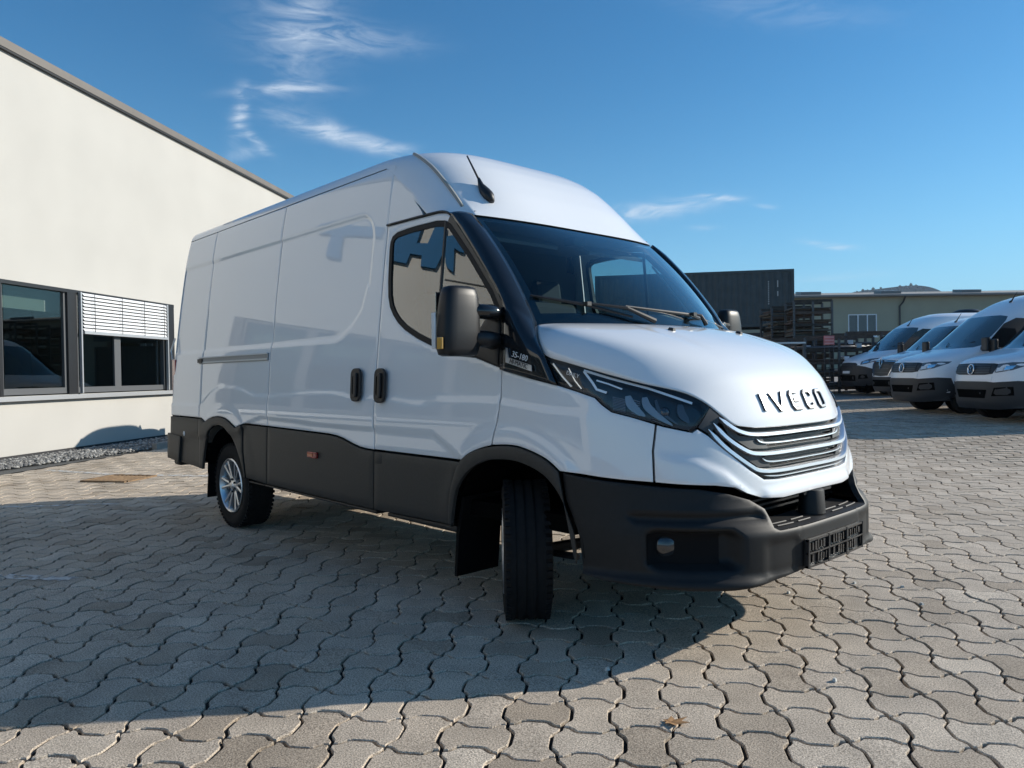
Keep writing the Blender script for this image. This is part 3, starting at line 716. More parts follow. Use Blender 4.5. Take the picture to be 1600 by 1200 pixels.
# front part of the cab above the door
panel('cab_side_panel', [(SX0, 2.152), (-.904, 2.152)]+[(float(np.interp(z, CSZ, CSX)-np.interp(z, [2.05, 2.2, 2.5, 2.7], [.42, .42, .50, .60]))+.004, z) for z in np.linspace(2.153, 2.46, 8)]+[(SX0, 2.462)], side0, WHITE, P_, RES, mirror=True, gap=.001, lip=0)
# --- lower cladding
def clad(P, d=0.0): return side(P, d+.004)
panel('lower_cladding', [(SXR, .50), (-4.3, .475), (SX2, .462), (SX2, .893), (SXR, .895)], clad, PLASTIC, P_, .04, mirror=True)
bc = panel('rear_bumper_corner', [(-4.70, .50), (-4.40, .482), (-4.36, .72), (-4.70, .74)], lambda P, d=0.0: side0(P, d+.022), PLASTIC, P_, .05, mirror=True)
panel('wheel_arch_trim', [(SX2, .462)]+ARCH_IN_R+[(-3.0, .46), (-3.055, .66), (-3.062, .872)]+[(-3.10, .865)]+ARCH_OUT_R[::-1]+[(SX2, .893)], lambda P, d=0.0: side(P, d+.010), PLASTIC, P_, .03, mirror=True)
panel('lower_cladding', [(-3.055, .875), (-3.05, .66), (-2.995, .462), (SX1, .448), (SX1, .874)], clad, PLASTIC, P_, .04, mirror=True)
panel('lower_cladding', [(SX1, .448), (SX0, .436), (SX0, .791)]+[(x, z-.004) for x, z in CLAD2[::-1][1:]], clad, PLASTIC, P_, .04, mirror=True)
dlow = [(SX0, .436), (-.447, .448), (-.438, .595), (-.407, .70), (-.358, .788), (SX0, .791)]
panel('lower_cladding', dlow, clad, PLASTIC, P_, .04, mirror=True)
panel('step_bar', [(-1.1, .405), (-.44, .40), (-.445, .442), (-1.1, .432)], lambda P, d=0.0: side0(P, d-.03), BLACK, P_, .05, mirror=True, thick=.1)
panel('sill_strip', [(-3.0, .425), (SX0, .405), (SX0, .432), (-3.0, .443)], lambda P, d=0.0: side0(P, d-.02), BLACK, P_, .06, mirror=True, thick=.08)
fa = [az((x, -wof(z), z)) for x, z in ARCH_OUT_F]; fi = [az((x, -wof(z), z)) for x, z in ARCH_IN_F]
panel('wheel_arch_trim', fa+fi[::-1], lambda P, d=0.0: nose(P, d+.010), PLASTIC, P_, .03, mirror=True)
# door lower hinge cover and hatch lines
panel('hatch_cover', [(-1.194, .71), (-1.105, .716), (-1.107, .785), (-1.194, .785)], lambda P, d=0.0: clad(P, d+.0025), PLASTIC, P_, .05, mirror=True, thick=.004)
# --- fender
HL = [(0.229, -.969, 1.300), (0.299, -.969, 1.184), (0.391, -.95, 1.158), (0.475, -.925, 1.130), (0.508, -.917, 1.099), (0.551, -.903, 1.068), (0.637, -.861, 1.044), (0.743, -.791, 1.008), (0.827, -.709, .982), (0.838, -.690, .996), (0.857, -.617, 1.080), (0.828, -.640, 1.108)]
HLTOP = [(0.772, -.696, 1.140), (0.656, -.797, 1.176), (0.468, -.897, 1.234), (0.229, -.969, 1.300)]
low = HL[1:9]
fend = azs(*[(x, -wof(z), z) for x, z in [(-.075, 1.262), (-.073, 1.081), (-.086, 1.018), (-.116, .890)]])
fend += [az((x, -wof(z), z)) for x, z in ARCH_OUT_F if x > -.11]
fend += azs((.42, -.975, .788), (.52, -.945, .778), (.60, -.905, .772), (.72, -.835, .765), (.718, -.835, .90), (.718, -.812, 1.015))
fend += azs(*HL[1:7][::-1])+azs((.199, -wof(1.205), 1.205))
panel('fender', fend, nose, WHITE, P_, RES, mirror=True)
# --- white nose piece round the grille
gr_low = [(.842, -.690, .994), (.871, -.651, .963), (.910, -.605, .91), (.942, -.549, .860), (.970, -.48, .805), (.992, -.408, .762), (1.003, -.311, .755), (1.012, -.067, .754), (1.012, 0, .754)]
bot = [(1.03, 0, .672), (1.03, -.20, .670), (1.02, -.30, .668), (.995, -.44, .680), (.966, -.525, .708), (.941, -.581, .737), (.90, -.66, .750), (.82, -.755, .757), (.72, -.835, .765)]
fas_r = azs(*bot)+azs((.718, -.835, .90), (.718, -.812, 1.015), (.743, -.791, 1.005), (.827, -.709, .979))+azs(*gr_low)
fas_full = azs(*bot)[0:1]+azs(*bot)[1:]+azs((.718, -.835, .90), (.718, -.812, 1.015), (.743, -.791, 1.005), (.827, -.709, .979))+azs(*gr_low)[:-1]
fas_poly = fas_full+[(-a, z) for a, z in azs(*gr_low)[:-1][::-1]]+[(-a, z) for a, z in (azs((.718, -.835, .90), (.718, -.812, 1.015), (.743, -.791, 1.005), (.827, -.709, .979)))[::-1]]+[(-a, z) for a, z in azs(*bot)[1:][::-1]]
panel('nose_panel', fas_poly, fasc, WHITE, P_, RES, thick=.05)
# --- bonnet
Lp = [(.040, -.851, 1.476), (.120, -.925, 1.405), (.209, -.969, 1.327), (.330, -.945, 1.288), (.468, -.897, 1.246), (.570, -.850, 1.214), (.656, -.797, 1.187), (.772, -.696, 1.151), (.825, -.640, 1.117), (.858, -.605, 1.085), (.888, -.570, 1.048), (.925, -.512, 1.002), (.955, -.405, .986)]
Mp = [(.300, 0, 1.487), (.380, 0, 1.472), (.480, 0, 1.446), (.580, 0, 1.412), (.680, 0, 1.370), (.755, 0, 1.328), (.815, 0, 1.284), (.868, 0, 1.232), (.904, 0, 1.180), (.928, 0, 1.132), (.948, 0, 1.085), (.970, 0, 1.028), (.982, 0, .980)]
Ls = np.array(spline(Lp, 5)); Ms = np.array(spline(Mp, 5))
def hood_pt(u, v, d=0.0):
    """u 0..1 rear to lip, v -1..1 across"""
    i = u*(len(Ls)-1); idx = np.arange(len(Ls)); L = np.stack([np.interp(i, idx, Ls[:, k]) for k in range(3)], -1); Mm = np.stack([np.interp(i, idx, Ms[:, k]) for k in range(3)], -1)
    a = np.abs(v); kz = np.interp(u, [0, .12, .35, .55, .7, 1], [22, 22, 15, 6.0, 2.9, 2.6]); kx = np.interp(u, [0, .3, .7, 1], [2.3, 2.3, 2.4, 3.2])
    x = Mm[..., 0]+(L[..., 0]-Mm[..., 0])*a**kx; z = Mm[..., 2]+(L[..., 2]-Mm[..., 2])*a**kz; y = v*np.abs(L[..., 1])
    # two shallow channels in the top
    z = z-.006*np.exp(-((a-.42-.1*u)/.035)**2)*sstep(.0, .1, u)*sstep(.5, .2, u)
    return np.stack([x, y, z], -1)
def grid_mesh(name, f, nu, nv, mat, parent, flip=False, us=None, vs=None, smooth=True):
    us = np.linspace(0, 1, nu) if us is None else us; vs = np.linspace(-1, 1, nv) if vs is None else vs
    U, Vv = np.meshgrid(us, vs, indexing='ij'); V = f(U.ravel(), Vv.ravel()); n = len(vs)
    F = [(i*n+j, i*n+j+1, (i+1)*n+j+1, (i+1)*n+j) for i in range(len(us)-1) for j in range(n-1)]
    if flip: F = [f_[::-1] for f_ in F]
    return mesh(name, V, F, mat, parent, smooth=smooth)
vs = np.sin(np.linspace(-math.pi/2, math.pi/2, 71)); vs = .5*vs+.5*np.linspace(-1, 1, 71)
hood = grid_mesh('bonnet', hood_pt, 70, 0, WHITE, P_, vs=vs, flip=True)
s_ = hood.modifiers.new('thick', 'SOLIDIFY'); s_.thickness = .012; s_.offset = -1
# --- windscreen and pillars
def wind_pt(u, v):
    """u 0 = base, 1 = top"""
    a = np.abs(v)
    bx = .30+(.040-.30)*a**2.2; bz = 1.489+(1.478-1.489)*a**2; by = v*.851
    tx = -.372+(-.488+.372)*a**2.6; tz = 2.092+(2.109-2.092)*a**2; ty = v*.805
    x = bx+(tx-bx)*u; y = by+(ty-by)*u; z = bz+(tz-bz)*u; h = .035*4*u*(1-u)
    return np.stack([x+h*.75, y, z+h*.65], -1)
ws = grid_mesh('windscreen', wind_pt, 24, 41, GLASS_WIND, P_)
def wband(name, us, vs_, mat=BLACKGLOSS):
    f = lambda u, v: wind_pt(u, v)-np.array([.005, 0, .005]); return grid_mesh(name, f, 0, 0, mat, P_, us=us, vs=vs_)
wband('windscreen_border', np.linspace(0, .09, 6), np.linspace(-1, 1, 31)); wband('windscreen_border', np.linspace(.955, 1.0, 4), np.linspace(-1, 1, 31))
wband('windscreen_border', np.linspace(0, 1, 20), np.linspace(-1, -.95, 4)); wband('windscreen_border', np.linspace(0, 1, 20), np.linspace(.95, 1, 4))
GL = np.array(resample([(-.575, 2.121)]+A_LINE+[(-.075, 1.40), (-.075, 1.262)], .02, False)+[(-.075, 1.262)])
GLp = np.stack([GL[:, 0], -wof(GL[:, 1]), GL[:, 1]], -1)
wr = wind_pt(np.linspace(1, 0, 40), np.full(40, -1.0)); wr[:, 1] -= .002
tail = np.array(spline([(.040, -.853, 1.476), (.120, -.928, 1.403), (.209, -.972, 1.325), (.235, -.975, 1.285), (.290, -.972, 1.186)], 6))
WR = np.concatenate([wr, tail[1:]])
def arclen(P, n):
    s = np.concatenate([[0], np.cumsum(np.linalg.norm(np.diff(P, axis=0), axis=1))]); t = np.linspace(0, s[-1], n); return np.stack([np.interp(t, s, P[:, k]) for k in range(3)], -1)
# pair the two edges by height so that the strip runs straight
NPIL = 60
zz = np.linspace(0, 1, NPIL); A = arclen(GLp, NPIL); B = arclen(WR, NPIL)
V = []; F = []; NS = 9
for i in range(NPIL):
    for k in range(NS):
        t = k/(NS-1); p = A[i]*(1-t)+B[i]*t; nrm = np.array([.45, -.85, .28]); bul = .030*4*t*(1-t)*np.interp(i, [0, 6, NPIL*.6, NPIL-1], [.6, 1, .9, .35]); V.append(p+nrm*bul+np.array([0, -.003, 0]))
for i in range(NPIL-1):
    for k in range(NS-1): F.append((i*NS+k, i*NS+k+1, (i+1)*NS+k+1, (i+1)*NS+k))
pil = mesh('windscreen_pillar', V, F, BLACKGLOSS, P_, smooth=True); s_ = pil.modifiers.new('thick', 'SOLIDIFY'); s_.thickness = .02; s_.offset = 0
pl2 = mirrored(pil, 'windscreen_pillar', P_); s_ = pl2.modifiers.new('thick', 'SOLIDIFY'); s_.thickness = .02; s_.offset = 0
low_tri = azs(*[(x, -wof(z), z) for x, z in [(-.074, 1.266), (.02, 1.245), (.10, 1.225), (.199, 1.208), (.312, 1.186)]])
# mirror foot on the door
panel('mirror_base', [(-.09, 1.278), (-.279, 1.335), (-.33, 1.345), (-.30, 1.42), (-.20, 1.535), (-.11, 1.535), (-.088, 1.48)], side0, BLACK, door, .03, off=.012, thick=.02)
panel('mirror_base', [(-.09, 1.278), (-.279, 1.335), (-.33, 1.345), (-.30, 1.42), (-.20, 1.535), (-.11, 1.535), (-.088, 1.48)], side0, BLACK, doorl, .03, off=.012, thick=.02)
mb = [o for o in doorl.children if o.name.startswith('mirror_base')][0]; mirrored(mb, 'mirror_base', doorl); bpy.data.objects.remove(mb)
# badge 35-180 HI-MATIC
bd = empty('badge', parent=P_)
ex = Vector((.93, -.02, -.235)); ey = Vector((.10, .10, 1)); org = Vector((.075, -wof(1.285)-.024, 1.300))
def put(o, dx, dy, dz=0.0):
    e1 = ex.normalized(); e2 = (ey-e1*ey.dot(e1)).normalized(); frame3(o, org+e1*dx+e2*dy+e1.cross(e2)*dz, ex, ey)
o = link('lettering', text_mesh('35-180', .040, .001), bd); o.data.materials.append(TEXTM); put(o, .0, .022, .004)
V = [(-.088, -.017, 0), (.10, -.017, 0), (.088, .010, 0), (-.075, .010, 0), (-.100, .052, 0), (-.112, .052, 0)]
o = mesh('badge_plate', V+[(x, y, -.004) for x, y, z in V], [(0, 1, 2, 3, 4, 5), (0, 6, 7, 1), (1, 7, 8, 2), (2, 8, 9, 3), (3, 9, 10, 4), (4, 10, 11, 5), (5, 11, 6, 0)], SATIN, bd); put(o, 0, -.010, .003)
o = link('lettering', text_mesh('HI-MATIC', .030, .0006), bd); o.data.materials.append(BLACK); put(o, .004, -.0135, .0045)
# --- roof and cap: one stack of plan curves; the straight sides run back to the rear doors above the upper seam
def build_roof():
    zs = np.concatenate([np.linspace(2.10, 2.52, 22), np.linspace(2.532, 2.60, 8), np.linspace(2.605, 2.66, 9), np.linspace(2.664, 2.699, 9)])
    phi = np.linspace(0, math.pi, 81); rows = []
    for i, z in enumerate(zs):
        P = cap_pt(phi, np.full(81, z))
        if i < 9:
            k = (1-i/9)**1.3
            for j in range(81):
                x, y = P[j, 0], P[j, 1]
                if abs(y) < .803: T = wind_pt(np.array([1.0]), np.array([y/.805]))[0]+np.array([.007, 0, .003])
                else: T = np.array([x, y, float(np.interp(x, [-.9, -.691, -.617, -.575, -.49], [2.153, 2.150, 2.140, 2.126, 2.114]))])
                if i == 0: D0[j] = T-P[j]
                P[j] += D0[j]*k
        xb = -4.60 if z > 2.53 else None
        w = float(wof(z)); xs0 = P[0, 0]
        if xb is None: xs_ = [xs0]*6 if z < 2.47 else list(np.linspace(SX0, xs0, 7)[:-1])
        else: xs_ = list(np.linspace(xb, xs0, 7)[:-1])
        L = [(x, -w, z) for x in xs_]; Rr = [(x, w, z) for x in xs_[::-1]]
        rows.append(np.array(L+[tuple(p) for p in P]+Rr))
    V = np.concatenate(rows); n = len(rows[0]); F = []
    # side overlap with the B post strip: rows between 2.47 and 2.53 run back to the sliding door
    for i in range(len(rows)-1):
        z0, z1 = zs[i], zs[i+1]
        for j in range(n-1):
            if z0 < 2.53 < z1 and (j < 6 or j >= n-7): continue
            if z0 < 2.47 and (j < 6 or j >= n-7): continue
            F.append((i*n+j, i*n+j+1, (i+1)*n+j+1, (i+1)*n+j))
    # crown
    top = len(rows)-1; F.append(tuple(top*n+j for j in range(n)))
    o = mesh('roof', V, F, WHITE, P_, smooth=True)
    # strip joining the cap's side to the long roof (in front of the sliding door)
    i = int(np.sum(zs < 2.53))-1
    for s in (-1, 1):
        zz_ = [float(zs[i]), 2.533]; V = [(x, s*float(wof(z)), z) for z in zz_ for x in np.linspace(SX0+.001, rows[i][6][0], 5)]
        mesh('roof_side_strip', V, [(a, a+1, a+6, a+5) for a in range(4)], WHITE, P_, smooth=True)
    # rear lip of the roof
    z_ = [float(z) for z in zs if z > 2.53]; V = [(-4.60, -float(wof(z)), z) for z in z_]+[(-4.60, float(wof(z)), z) for z in z_[::-1]]
    V2 = [(-4.635, y*.985, z-.012) for x, y, z in V]; n2 = len(V)
    mesh('rear_roof_edge', V+V2, [(a, a+1, n2+a+1, n2+a) for a in range(n2-1)]+[tuple(range(n2, 2*n2))], WHITE, P_, smooth=True)
D0 = [None]*81
build_roof()
# gutter rib and antenna
for s in (-1, 1):
    pts = []
    for k in range(12):
        t = k/11; z = 2.17+(2.665-2.17)*(1-(1-t)**1.5); ph = np.interp(t, [0, 1], [.62, .52]); p = cap_pt(np.array([ph]), np.array([z]))[0]; pts.append((p[0]+.004, p[1]*-s, p[2]+.003))
    MB().tube(pts, .011, 6).build('roof_rib', pbr('rib_seal', (.30, .30, .28), .6), P_, smooth=True)
ab = Vector((-.560, -.640, 2.245))
def ant():
    m = MB(); prof = [(.030, .0), (.028, .02), (.020, .05), (.012, .085), (.006, .12)]
    # shark-like foot leaning back
    pts = [ab+Vector((.055, -.004, -.035)), ab+Vector((.02, 0, 0)), ab+Vector((-.012, .0, .03)), ab+Vector((-.045, 0, .075)), ab+Vector((-.065, 0, .12))]
    m.tube(pts, [.014, .034, .033, .018, .008], 10); m.tube([pts[-1]-Vector((-.01, 0, .02)), ab+Vector((-.165, 0, .27))], [.007, .0045], 8); return m.build('antenna', BLACK, P_, smooth=True)
ant()
# door frame top drip strip
pts = [(x, -wof(z)-.006, z) for x, z in spline([(SX0, 2.153), (-.904, 2.152), (-.691, 2.149), (-.617, 2.138), (-.57, 2.115)], 4)]
MB().tube(pts, .007, 6).build('drip_strip', BLACK, P_, smooth=True)
# --- headlamp
def lamp(mir):
    rt = empty('headlight', parent=P_)
    hp = azs(*HL)+azs(*HLTOP[:-1])
    housing = lambda P, d=0.0: nose0(P, d-.045)
    o1 = panel('lamp_housing', hp, housing, ALLOYDARK, rt, .03, gap=0, thick=0, lip=0)
    o1.data.materials[0] = pbr('lamp_black', (.018, .021, .026), .3)
    # walls
    hr = np.array(resample(hp, .02)); k = len(hr); Va = nose0(hr, np.full(k, -.002)); Vb = nose0(hr, np.full(k, -.05)); o2 = mesh('lamp_rim', np.concatenate([Va, Vb]), [(i, (i+1) % k, k+(i+1) % k, k+i) for i in range(k)], BLACKGLOSS, rt)
    objs = [o1, o2]
    def strip3(name, pts, wdt, mat, dep, th=.012):
        # ribbon along points in (a, z)
        pts = resample(pts, .015, False)+[pts[-1]]; Pn = np.array(pts); T = np.gradient(Pn, axis=0); T /= np.linalg.norm(T, axis=1)[:, None]; Nn = np.stack([-T[:, 1], T[:, 0]], -1)
        poly = [tuple(p) for p in Pn+Nn*wdt/2]+[tuple(p) for p in (Pn-Nn*wdt/2)[::-1]]
        return panel(name, poly, lambda P, d=0.0: nose0(P, d+dep), mat, rt, .02, gap=0, thick=th, lip=0)
    A1 = azs((.415, -.935, 1.247), (.455, -.92, 1.195), (.475, -.915, 1.165), (.52, -.90, 1.150))
    objs.append(strip3('light_guide', A1, .010, DRL, -.012))
    A2 = azs((.415, -.935, 1.250), (.53, -.885, 1.213), (.66, -.79, 1.168), (.745, -.72, 1.128), (.800, -.668, 1.100))
    objs.append(strip3('light_guide', A2, .010, DRL, -.012))
    A3 = azs((.47, -.91, 1.205), (.52, -.885, 1.188), (.575, -.86, 1.165))
    objs.append(strip3('light_guide', A3, .007, DRL, -.015))
    A4 = azs((.34, -.955, 1.262), (.375, -.95, 1.205), (.41, -.945, 1.168)); objs.append(strip3('chrome_line', A4, .005, CHROME, -.012))
    A5 = azs((.255, -.965, 1.285), (.31, -.962, 1.225), (.36, -.955, 1.178)); objs.append(strip3('chrome_line', A5, .007, SATIN, -.006))
    REFL = pbr('lamp_reflector', (.30, .32, .35), .35, metal=.55); REFD = pbr('lamp_reflector_dark', (.09, .10, .115), .3, metal=.5)
    def crescent(p, wmax, mat, dep):
        pts = spline(azs(*p), 6); Pn = np.array(pts); T = np.gradient(Pn, axis=0); T /= np.linalg.norm(T, axis=1)[:, None]; Nn = np.stack([-T[:, 1], T[:, 0]], -1); t = np.linspace(0, 1, len(Pn))[:, None]; w = wmax*(np.sin(math.pi*np.clip(t*.82+.16, 0, 1))**.8)
        poly = [tuple(q) for q in Pn+Nn*w*.5]+[tuple(q) for q in (Pn-Nn*w*.5)[::-1]]
        return panel('reflector', poly, lambda P, d=0.0: nose0(P, d+dep), mat, rt, .012, gap=0, thick=.010, lip=0)
    objs.append(crescent([(.60, -.85, 1.135), (.615, -.85, 1.100), (.640, -.84, 1.072), (.675, -.825, 1.046)], .034, REFL, -.030))
    objs.append(crescent([(.655, -.805, 1.128), (.668, -.805, 1.090), (.700, -.785, 1.052), (.760, -.75, 1.006)], .030, REFL, -.026))
    objs.append(crescent([(.690, -.775, 1.115), (.705, -.775, 1.075), (.735, -.755, 1.042), (.775, -.735, 1.012)], .014, REFD, -.024))
    objs.append(crescent([(.765, -.700, 1.095), (.772, -.705, 1.060), (.790, -.700, 1.035), (.806, -.695, 1.016)], .030, REFD, -.030))
    # fine ribs in the outer chamber and between the bowls
    rb = MB()
    def rib(x0, x1, z0, z1, n, par):
        for k in range(n):
            t = k/(n-1); z = z0+(z1-z0)*t; a0 = az((x0, -.89+(x0-.54)*.38, z)); a1 = az((x1, -.89+(x1-.54)*.38, z-.012))
            q = [tuple(v) for v in nose0(np.array([a0, a1]), np.full(2, -.032))]; rb.tube(q, .0024, 4, cap=False)
    rib(.545, .600, 1.130, 1.075, 9, None); rib(.625, .665, 1.120, 1.060, 8, None); rib(.715, .752, 1.085, 1.030, 7, None)
    o = rb.build('reflector_ribs', REFL, rt); o['kind'] = 'stuff'; objs.append(o)
    bl = MB().lathe([(0, .014), (.012, .012), (.022, .0), (.026, -.01)], 16, 'Z'); p = nose0(np.array([az((.735, -.765, 1.062))]), np.array([-.03]))[0]; rot = Vector((.75, -.66, .1)).to_track_quat('Z', 'Y').to_matrix(); objs.append(mesh('projector', [rot @ Vector(v)+Vector(p) for v in bl.V], bl.F, pbr('projector_glass', (.03, .035, .045), .05, coat=1), rt, smooth=True))
    o = link('lettering', text_mesh('DAILY', .026, .0005), rt); o.data.materials.append(TEXTM); p = nose0(np.array([az((.365, -.955, 1.232))]), np.array([-.010]))[0]; frame3(o, p, (.9, .12, -.26), (.12, .05, 1)); 
    co = np.array([tuple(o.matrix_world @ v.co) for v in o.data.vertices]); o.data.vertices.foreach_set('co', co.ravel()); o.matrix_world = Matrix.Identity(4); o.data.update(); objs.append(o)
    objs.append(panel('lamp_lens', hp, nose0, GLASS_LAMP, rt, .03, gap=.001, thick=0, lip=.003, off=.001))
    if mir:
        for o in objs:
            n = o.name.split('.')[0]
            if n == 'lettering': bpy.data.objects.remove(o); continue
            mirrored(o, n, rt); bpy.data.objects.remove(o)
lamp(False); lamp(True)
# black strip standing in for the shaded gap between bonnet and lamp
gp = azs(*[(x, y, z+.012) for x, y, z in [(.209, -.969, 1.318), (.468, -.897, 1.24), (.656, -.797, 1.181), (.772, -.696, 1.145), (.825, -.64, 1.111), (.858, -.612, 1.08), (.888, -.57, 1.045)]])
gp2 = azs((.87, -.60, 1.03), (.845, -.625, 1.070), (.825, -.645, 1.095), (.772, -.70, 1.125), (.656, -.80, 1.16), (.468, -.90, 1.218), (.215, -.969, 1.285))
panel('bonnet_gap_shade', gp+gp2, nose0, BLACK, P_, .03, gap=0, thick=0, lip=0, off=-.016, mirror=True)
# --- grille
def grille():
    rt = empty('grille', parent=P_)
    top = azs((.955, 0, 1.02), (.95, -.25, 1.015), (.925, -.42, 1.01), (.895, -.53, 1.03), (.862, -.60, 1.075), (.85, -.63, 1.085)); lowr = azs(*gr_low)
    poly = lowr[::-1]+[(t[0], t[1]) for t in top[::-1]]
    full = poly+[(-a, z) for a, z in poly[::-1] if abs(a) > 1e-6]
    panel('backing', full, nose0, BLACK, rt, .05, gap=-.012, thick=0, lip=0, off=-.045)
    def bar(name, pts, h, mat, dep, th):
        right = spline(azs(*pts), 6); path = right+[(-a, z) for a, z in right[::-1][1:]]; Pn = np.array(resample(path, .02, False)+[path[-1]])
        T = np.gradient(Pn, axis=0); T /= np.linalg.norm(T, axis=1)[:, None]; Nn = np.stack([-T[:, 1], T[:, 0]], -1); V = []; n = 0
        prof = [(-.5, -1), (-.5, -.25), (-.35, 0), (.35, 0), (.5, -.25), (.5, -1)]
        tap = np.clip(np.minimum(np.arange(len(Pn)), len(Pn)-1-np.arange(len(Pn)))/3.0, .15, 1)
        rings = [nose0(Pn+Nn*(k*h*tap)[:, None], np.full(len(Pn), dep+l*th)) for k, l in prof]
        V = np.concatenate(rings); L = len(Pn); F = []
        for r_ in range(len(prof)-1):
            for i in range(L-1): F.append((r_*L+i, r_*L+i+1, (r_+1)*L+i+1, (r_+1)*L+i))
        o = mesh(name, V, F, mat, rt, smooth=True, sharp=40); return o
    bar('grille_bar', [(.882, -.591, 1.038), (.915, -.54, .995), (.937, -.495, .971), (.957, -.42, .957), (.975, -.25, .953), (.985, 0, .953)], .019, SATIN, .004, .035)
    bar('grille_bar', [(.873, -.622, 1.015), (.915, -.57, .945), (.955, -.485, .888), (.975, -.41, .872), (.99, -.25, .868), (1.0, 0, .868)], .019, SATIN, .004, .035)
    bar('grille_bar', [(.865, -.648, .990), (.915, -.585, .905), (.965, -.48, .825), (.985, -.41, .797), (1.0, -.25, .789), (1.01, 0, .789)], .019, SATIN, .004, .035)
    bar('thin_bar', [(.945, -.40, .935), (.955, -.36, .917), (.98, -.2, .911), (.99, 0, .911)], .007, SATIN, -.006, .02)
    bar('thin_bar', [(.965, -.39, .85), (.975, -.345, .833), (.99, -.2, .828), (1.0, 0, .828)], .007, SATIN, -.006, .02)
    bar('thin_bar', [(.985, -.40, .775), (.995, -.3, .766), (1.0, -.2, .765), (1.01, 0, .765)], .006, SATIN, -.004, .02)
    G = pbr('grille_grey', (.034, .034, .035), .45)
    for mir in (False, True):
        for pts in ([(.885, -.575, 1.020), (.925, -.50, .955), (.965, -.36, .938), (.985, -.33, .888), (.955, -.455, .895), (.91, -.55, .955)], [(.88, -.60, .985), (.93, -.53, .91), (.975, -.385, .855), (.995, -.33, .81), (.98, -.42, .812), (.935, -.535, .885)]):
            o = panel('infill', azs(*pts), nose0, G, rt, .03, gap=0, thick=.02, lip=0, off=-.016)
            if mir: mirrored(o, 'infill', rt); bpy.data.objects.remove(o)
        o = panel('grille_end', azs((.842, -.684, .998), (.857, -.617, 1.078), (.885, -.575, 1.035), (.872, -.645, .968)), nose0, G, rt, .03, gap=0, thick=.02, lip=0, off=-.004)
        if mir: mirrored(o, 'grille_end', rt); bpy.data.objects.remove(o)
    # dark slats between
    for z in (.93, .893, .848, .808):
        bar('slat', [(.93, -.40, z), (.96, -.2, z), (.98, 0, z)], .008, BLACK, -.024, .02)
grille()
# raised maker's letters on the bonnet
def letters():
    rt = empty('bonnet_lettering', parent=P_)
    H, T = .084, .017
    def stroke(paths):
        m = MB(); m.mi = []
        for p in paths:
            pts = [np.array(q, float) for q in p]; Pn = np.array(pts); L = len(Pn); V = []
            closed = np.allclose(Pn[0], Pn[-1]) and L > 2
            Q = Pn[:-1] if closed else Pn; n = len(Q); off = []
            for i in range(n):
                a = Q[i-1] if (i > 0 or closed) else Q[i]; b = Q[i]; c = Q[(i+1) % n] if (i < n-1 or closed) else Q[i]
                e1 = (b-a)/max(1e-9, np.linalg.norm(b-a)) if np.linalg.norm(b-a) > 1e-9 else (c-b)/np.linalg.norm(c-b); e2 = (c-b)/np.linalg.norm(c-b) if np.linalg.norm(c-b) > 1e-9 else e1
                nn = np.array([-(e1+e2)[1], (e1+e2)[0]]); nn /= np.linalg.norm(nn); k = 1/max(.5, nn@np.array([-e1[1], e1[0]])); off.append(nn*k*T/2)
            off = np.array(off); rings = [np.concatenate([Q+off, [[0]]*0 if False else np.zeros((0, 2))]), Q-off]
            base = len(m.V); Z = (0.0, .009)
            for i in range(n):
                for s, z in ((1.15, 0), (1, .010), (.8, .013), (-.8, .013), (-1, .010), (-1.15, 0)): m.V.append((Q[i][0]+off[i][0]*s, Q[i][1]+off[i][1]*s, z))
            for i in range(n if closed else n-1):
                j = (i+1) % n
                for k in range(5): m.F.append((base+i*6+k, base+i*6+k+1, base+j*6+k+1, base+j*6+k)); m.mi.append(1 if k in (0, 4) else 0)
            if not closed:
                m.F.append(tuple(base+k for k in range(5, -1, -1))); m.F.append(tuple(base+(n-1)*6+k for k in range(6))); m.mi += [1, 1]
        return m
    h = H/2; r_ = .014; w = .036
    def O(w): return [(-w+r_, h), (w-r_, h), (w, h-r_), (w, -h+r_), (w-r_, -h), (-w+r_, -h), (-w, -h+r_), (-w, h-r_), (-w+r_, h)]
    Cc = [(w, h-.024), (w, h-r_), (w-r_, h), (-w+r_, h), (-w, h-r_), (-w, -h+r_), (-w+r_, -h), (w-r_, -h), (w, -h+r_), (w, -h+.024)]
    E_ = [[(w, h), (-w+r_, h), (-w, h-r_), (-w, -h+r_), (-w+r_, -h), (w, -h)], [(-w*.4, 0), (w, 0)]]
    glyph = [(-.30, [[(0, h), (0, -h)]]), (-.175, [[(-.052, h), (-.006, -h), (.006, -h), (.052, h)]]), (-.018, E_), (.122, [Cc]), (.265, [O(.038)])]
    for cx, paths in glyph:
        m = stroke(paths); y = cx
        u = .80
        def at(y, z):
            # point of the bonnet at this y and height
            uu = np.linspace(.6, 1, 80)
            Lq = hood_pt(uu, np.zeros(80)); 
            vv_ = np.clip(y/np.interp(uu, np.linspace(0, 1, len(Ls)), np.abs(Ls[:, 1])), -1, 1); Q = hood_pt(uu, vv_); i = np.argmin(np.abs(Q[:, 2]-z)); return Q[i]
        V = []
        p0 = at(y, 1.092); p1 = at(y, 1.125); p2 = at(y, 1.06); up = Vector(p1-p2).normalized(); q1 = at(y+.04, 1.092); q0 = at(y-.04, 1.092); rt_ = Vector(q1-q0).normalized(); out = rt_.cross(up)
        V = [Vector(at(y+vx, 1.092+vy*.93))+out*(vz-.002) for vx, vy, vz in m.V]
        mesh('letter', V, m.F, [pbr('letter_face', (.20, .205, .215), .32, metal=.85), BLACKGLOSS], rt, mi=m.mi)  # black sides: the letters' shadow edges are put into the colour
letters()
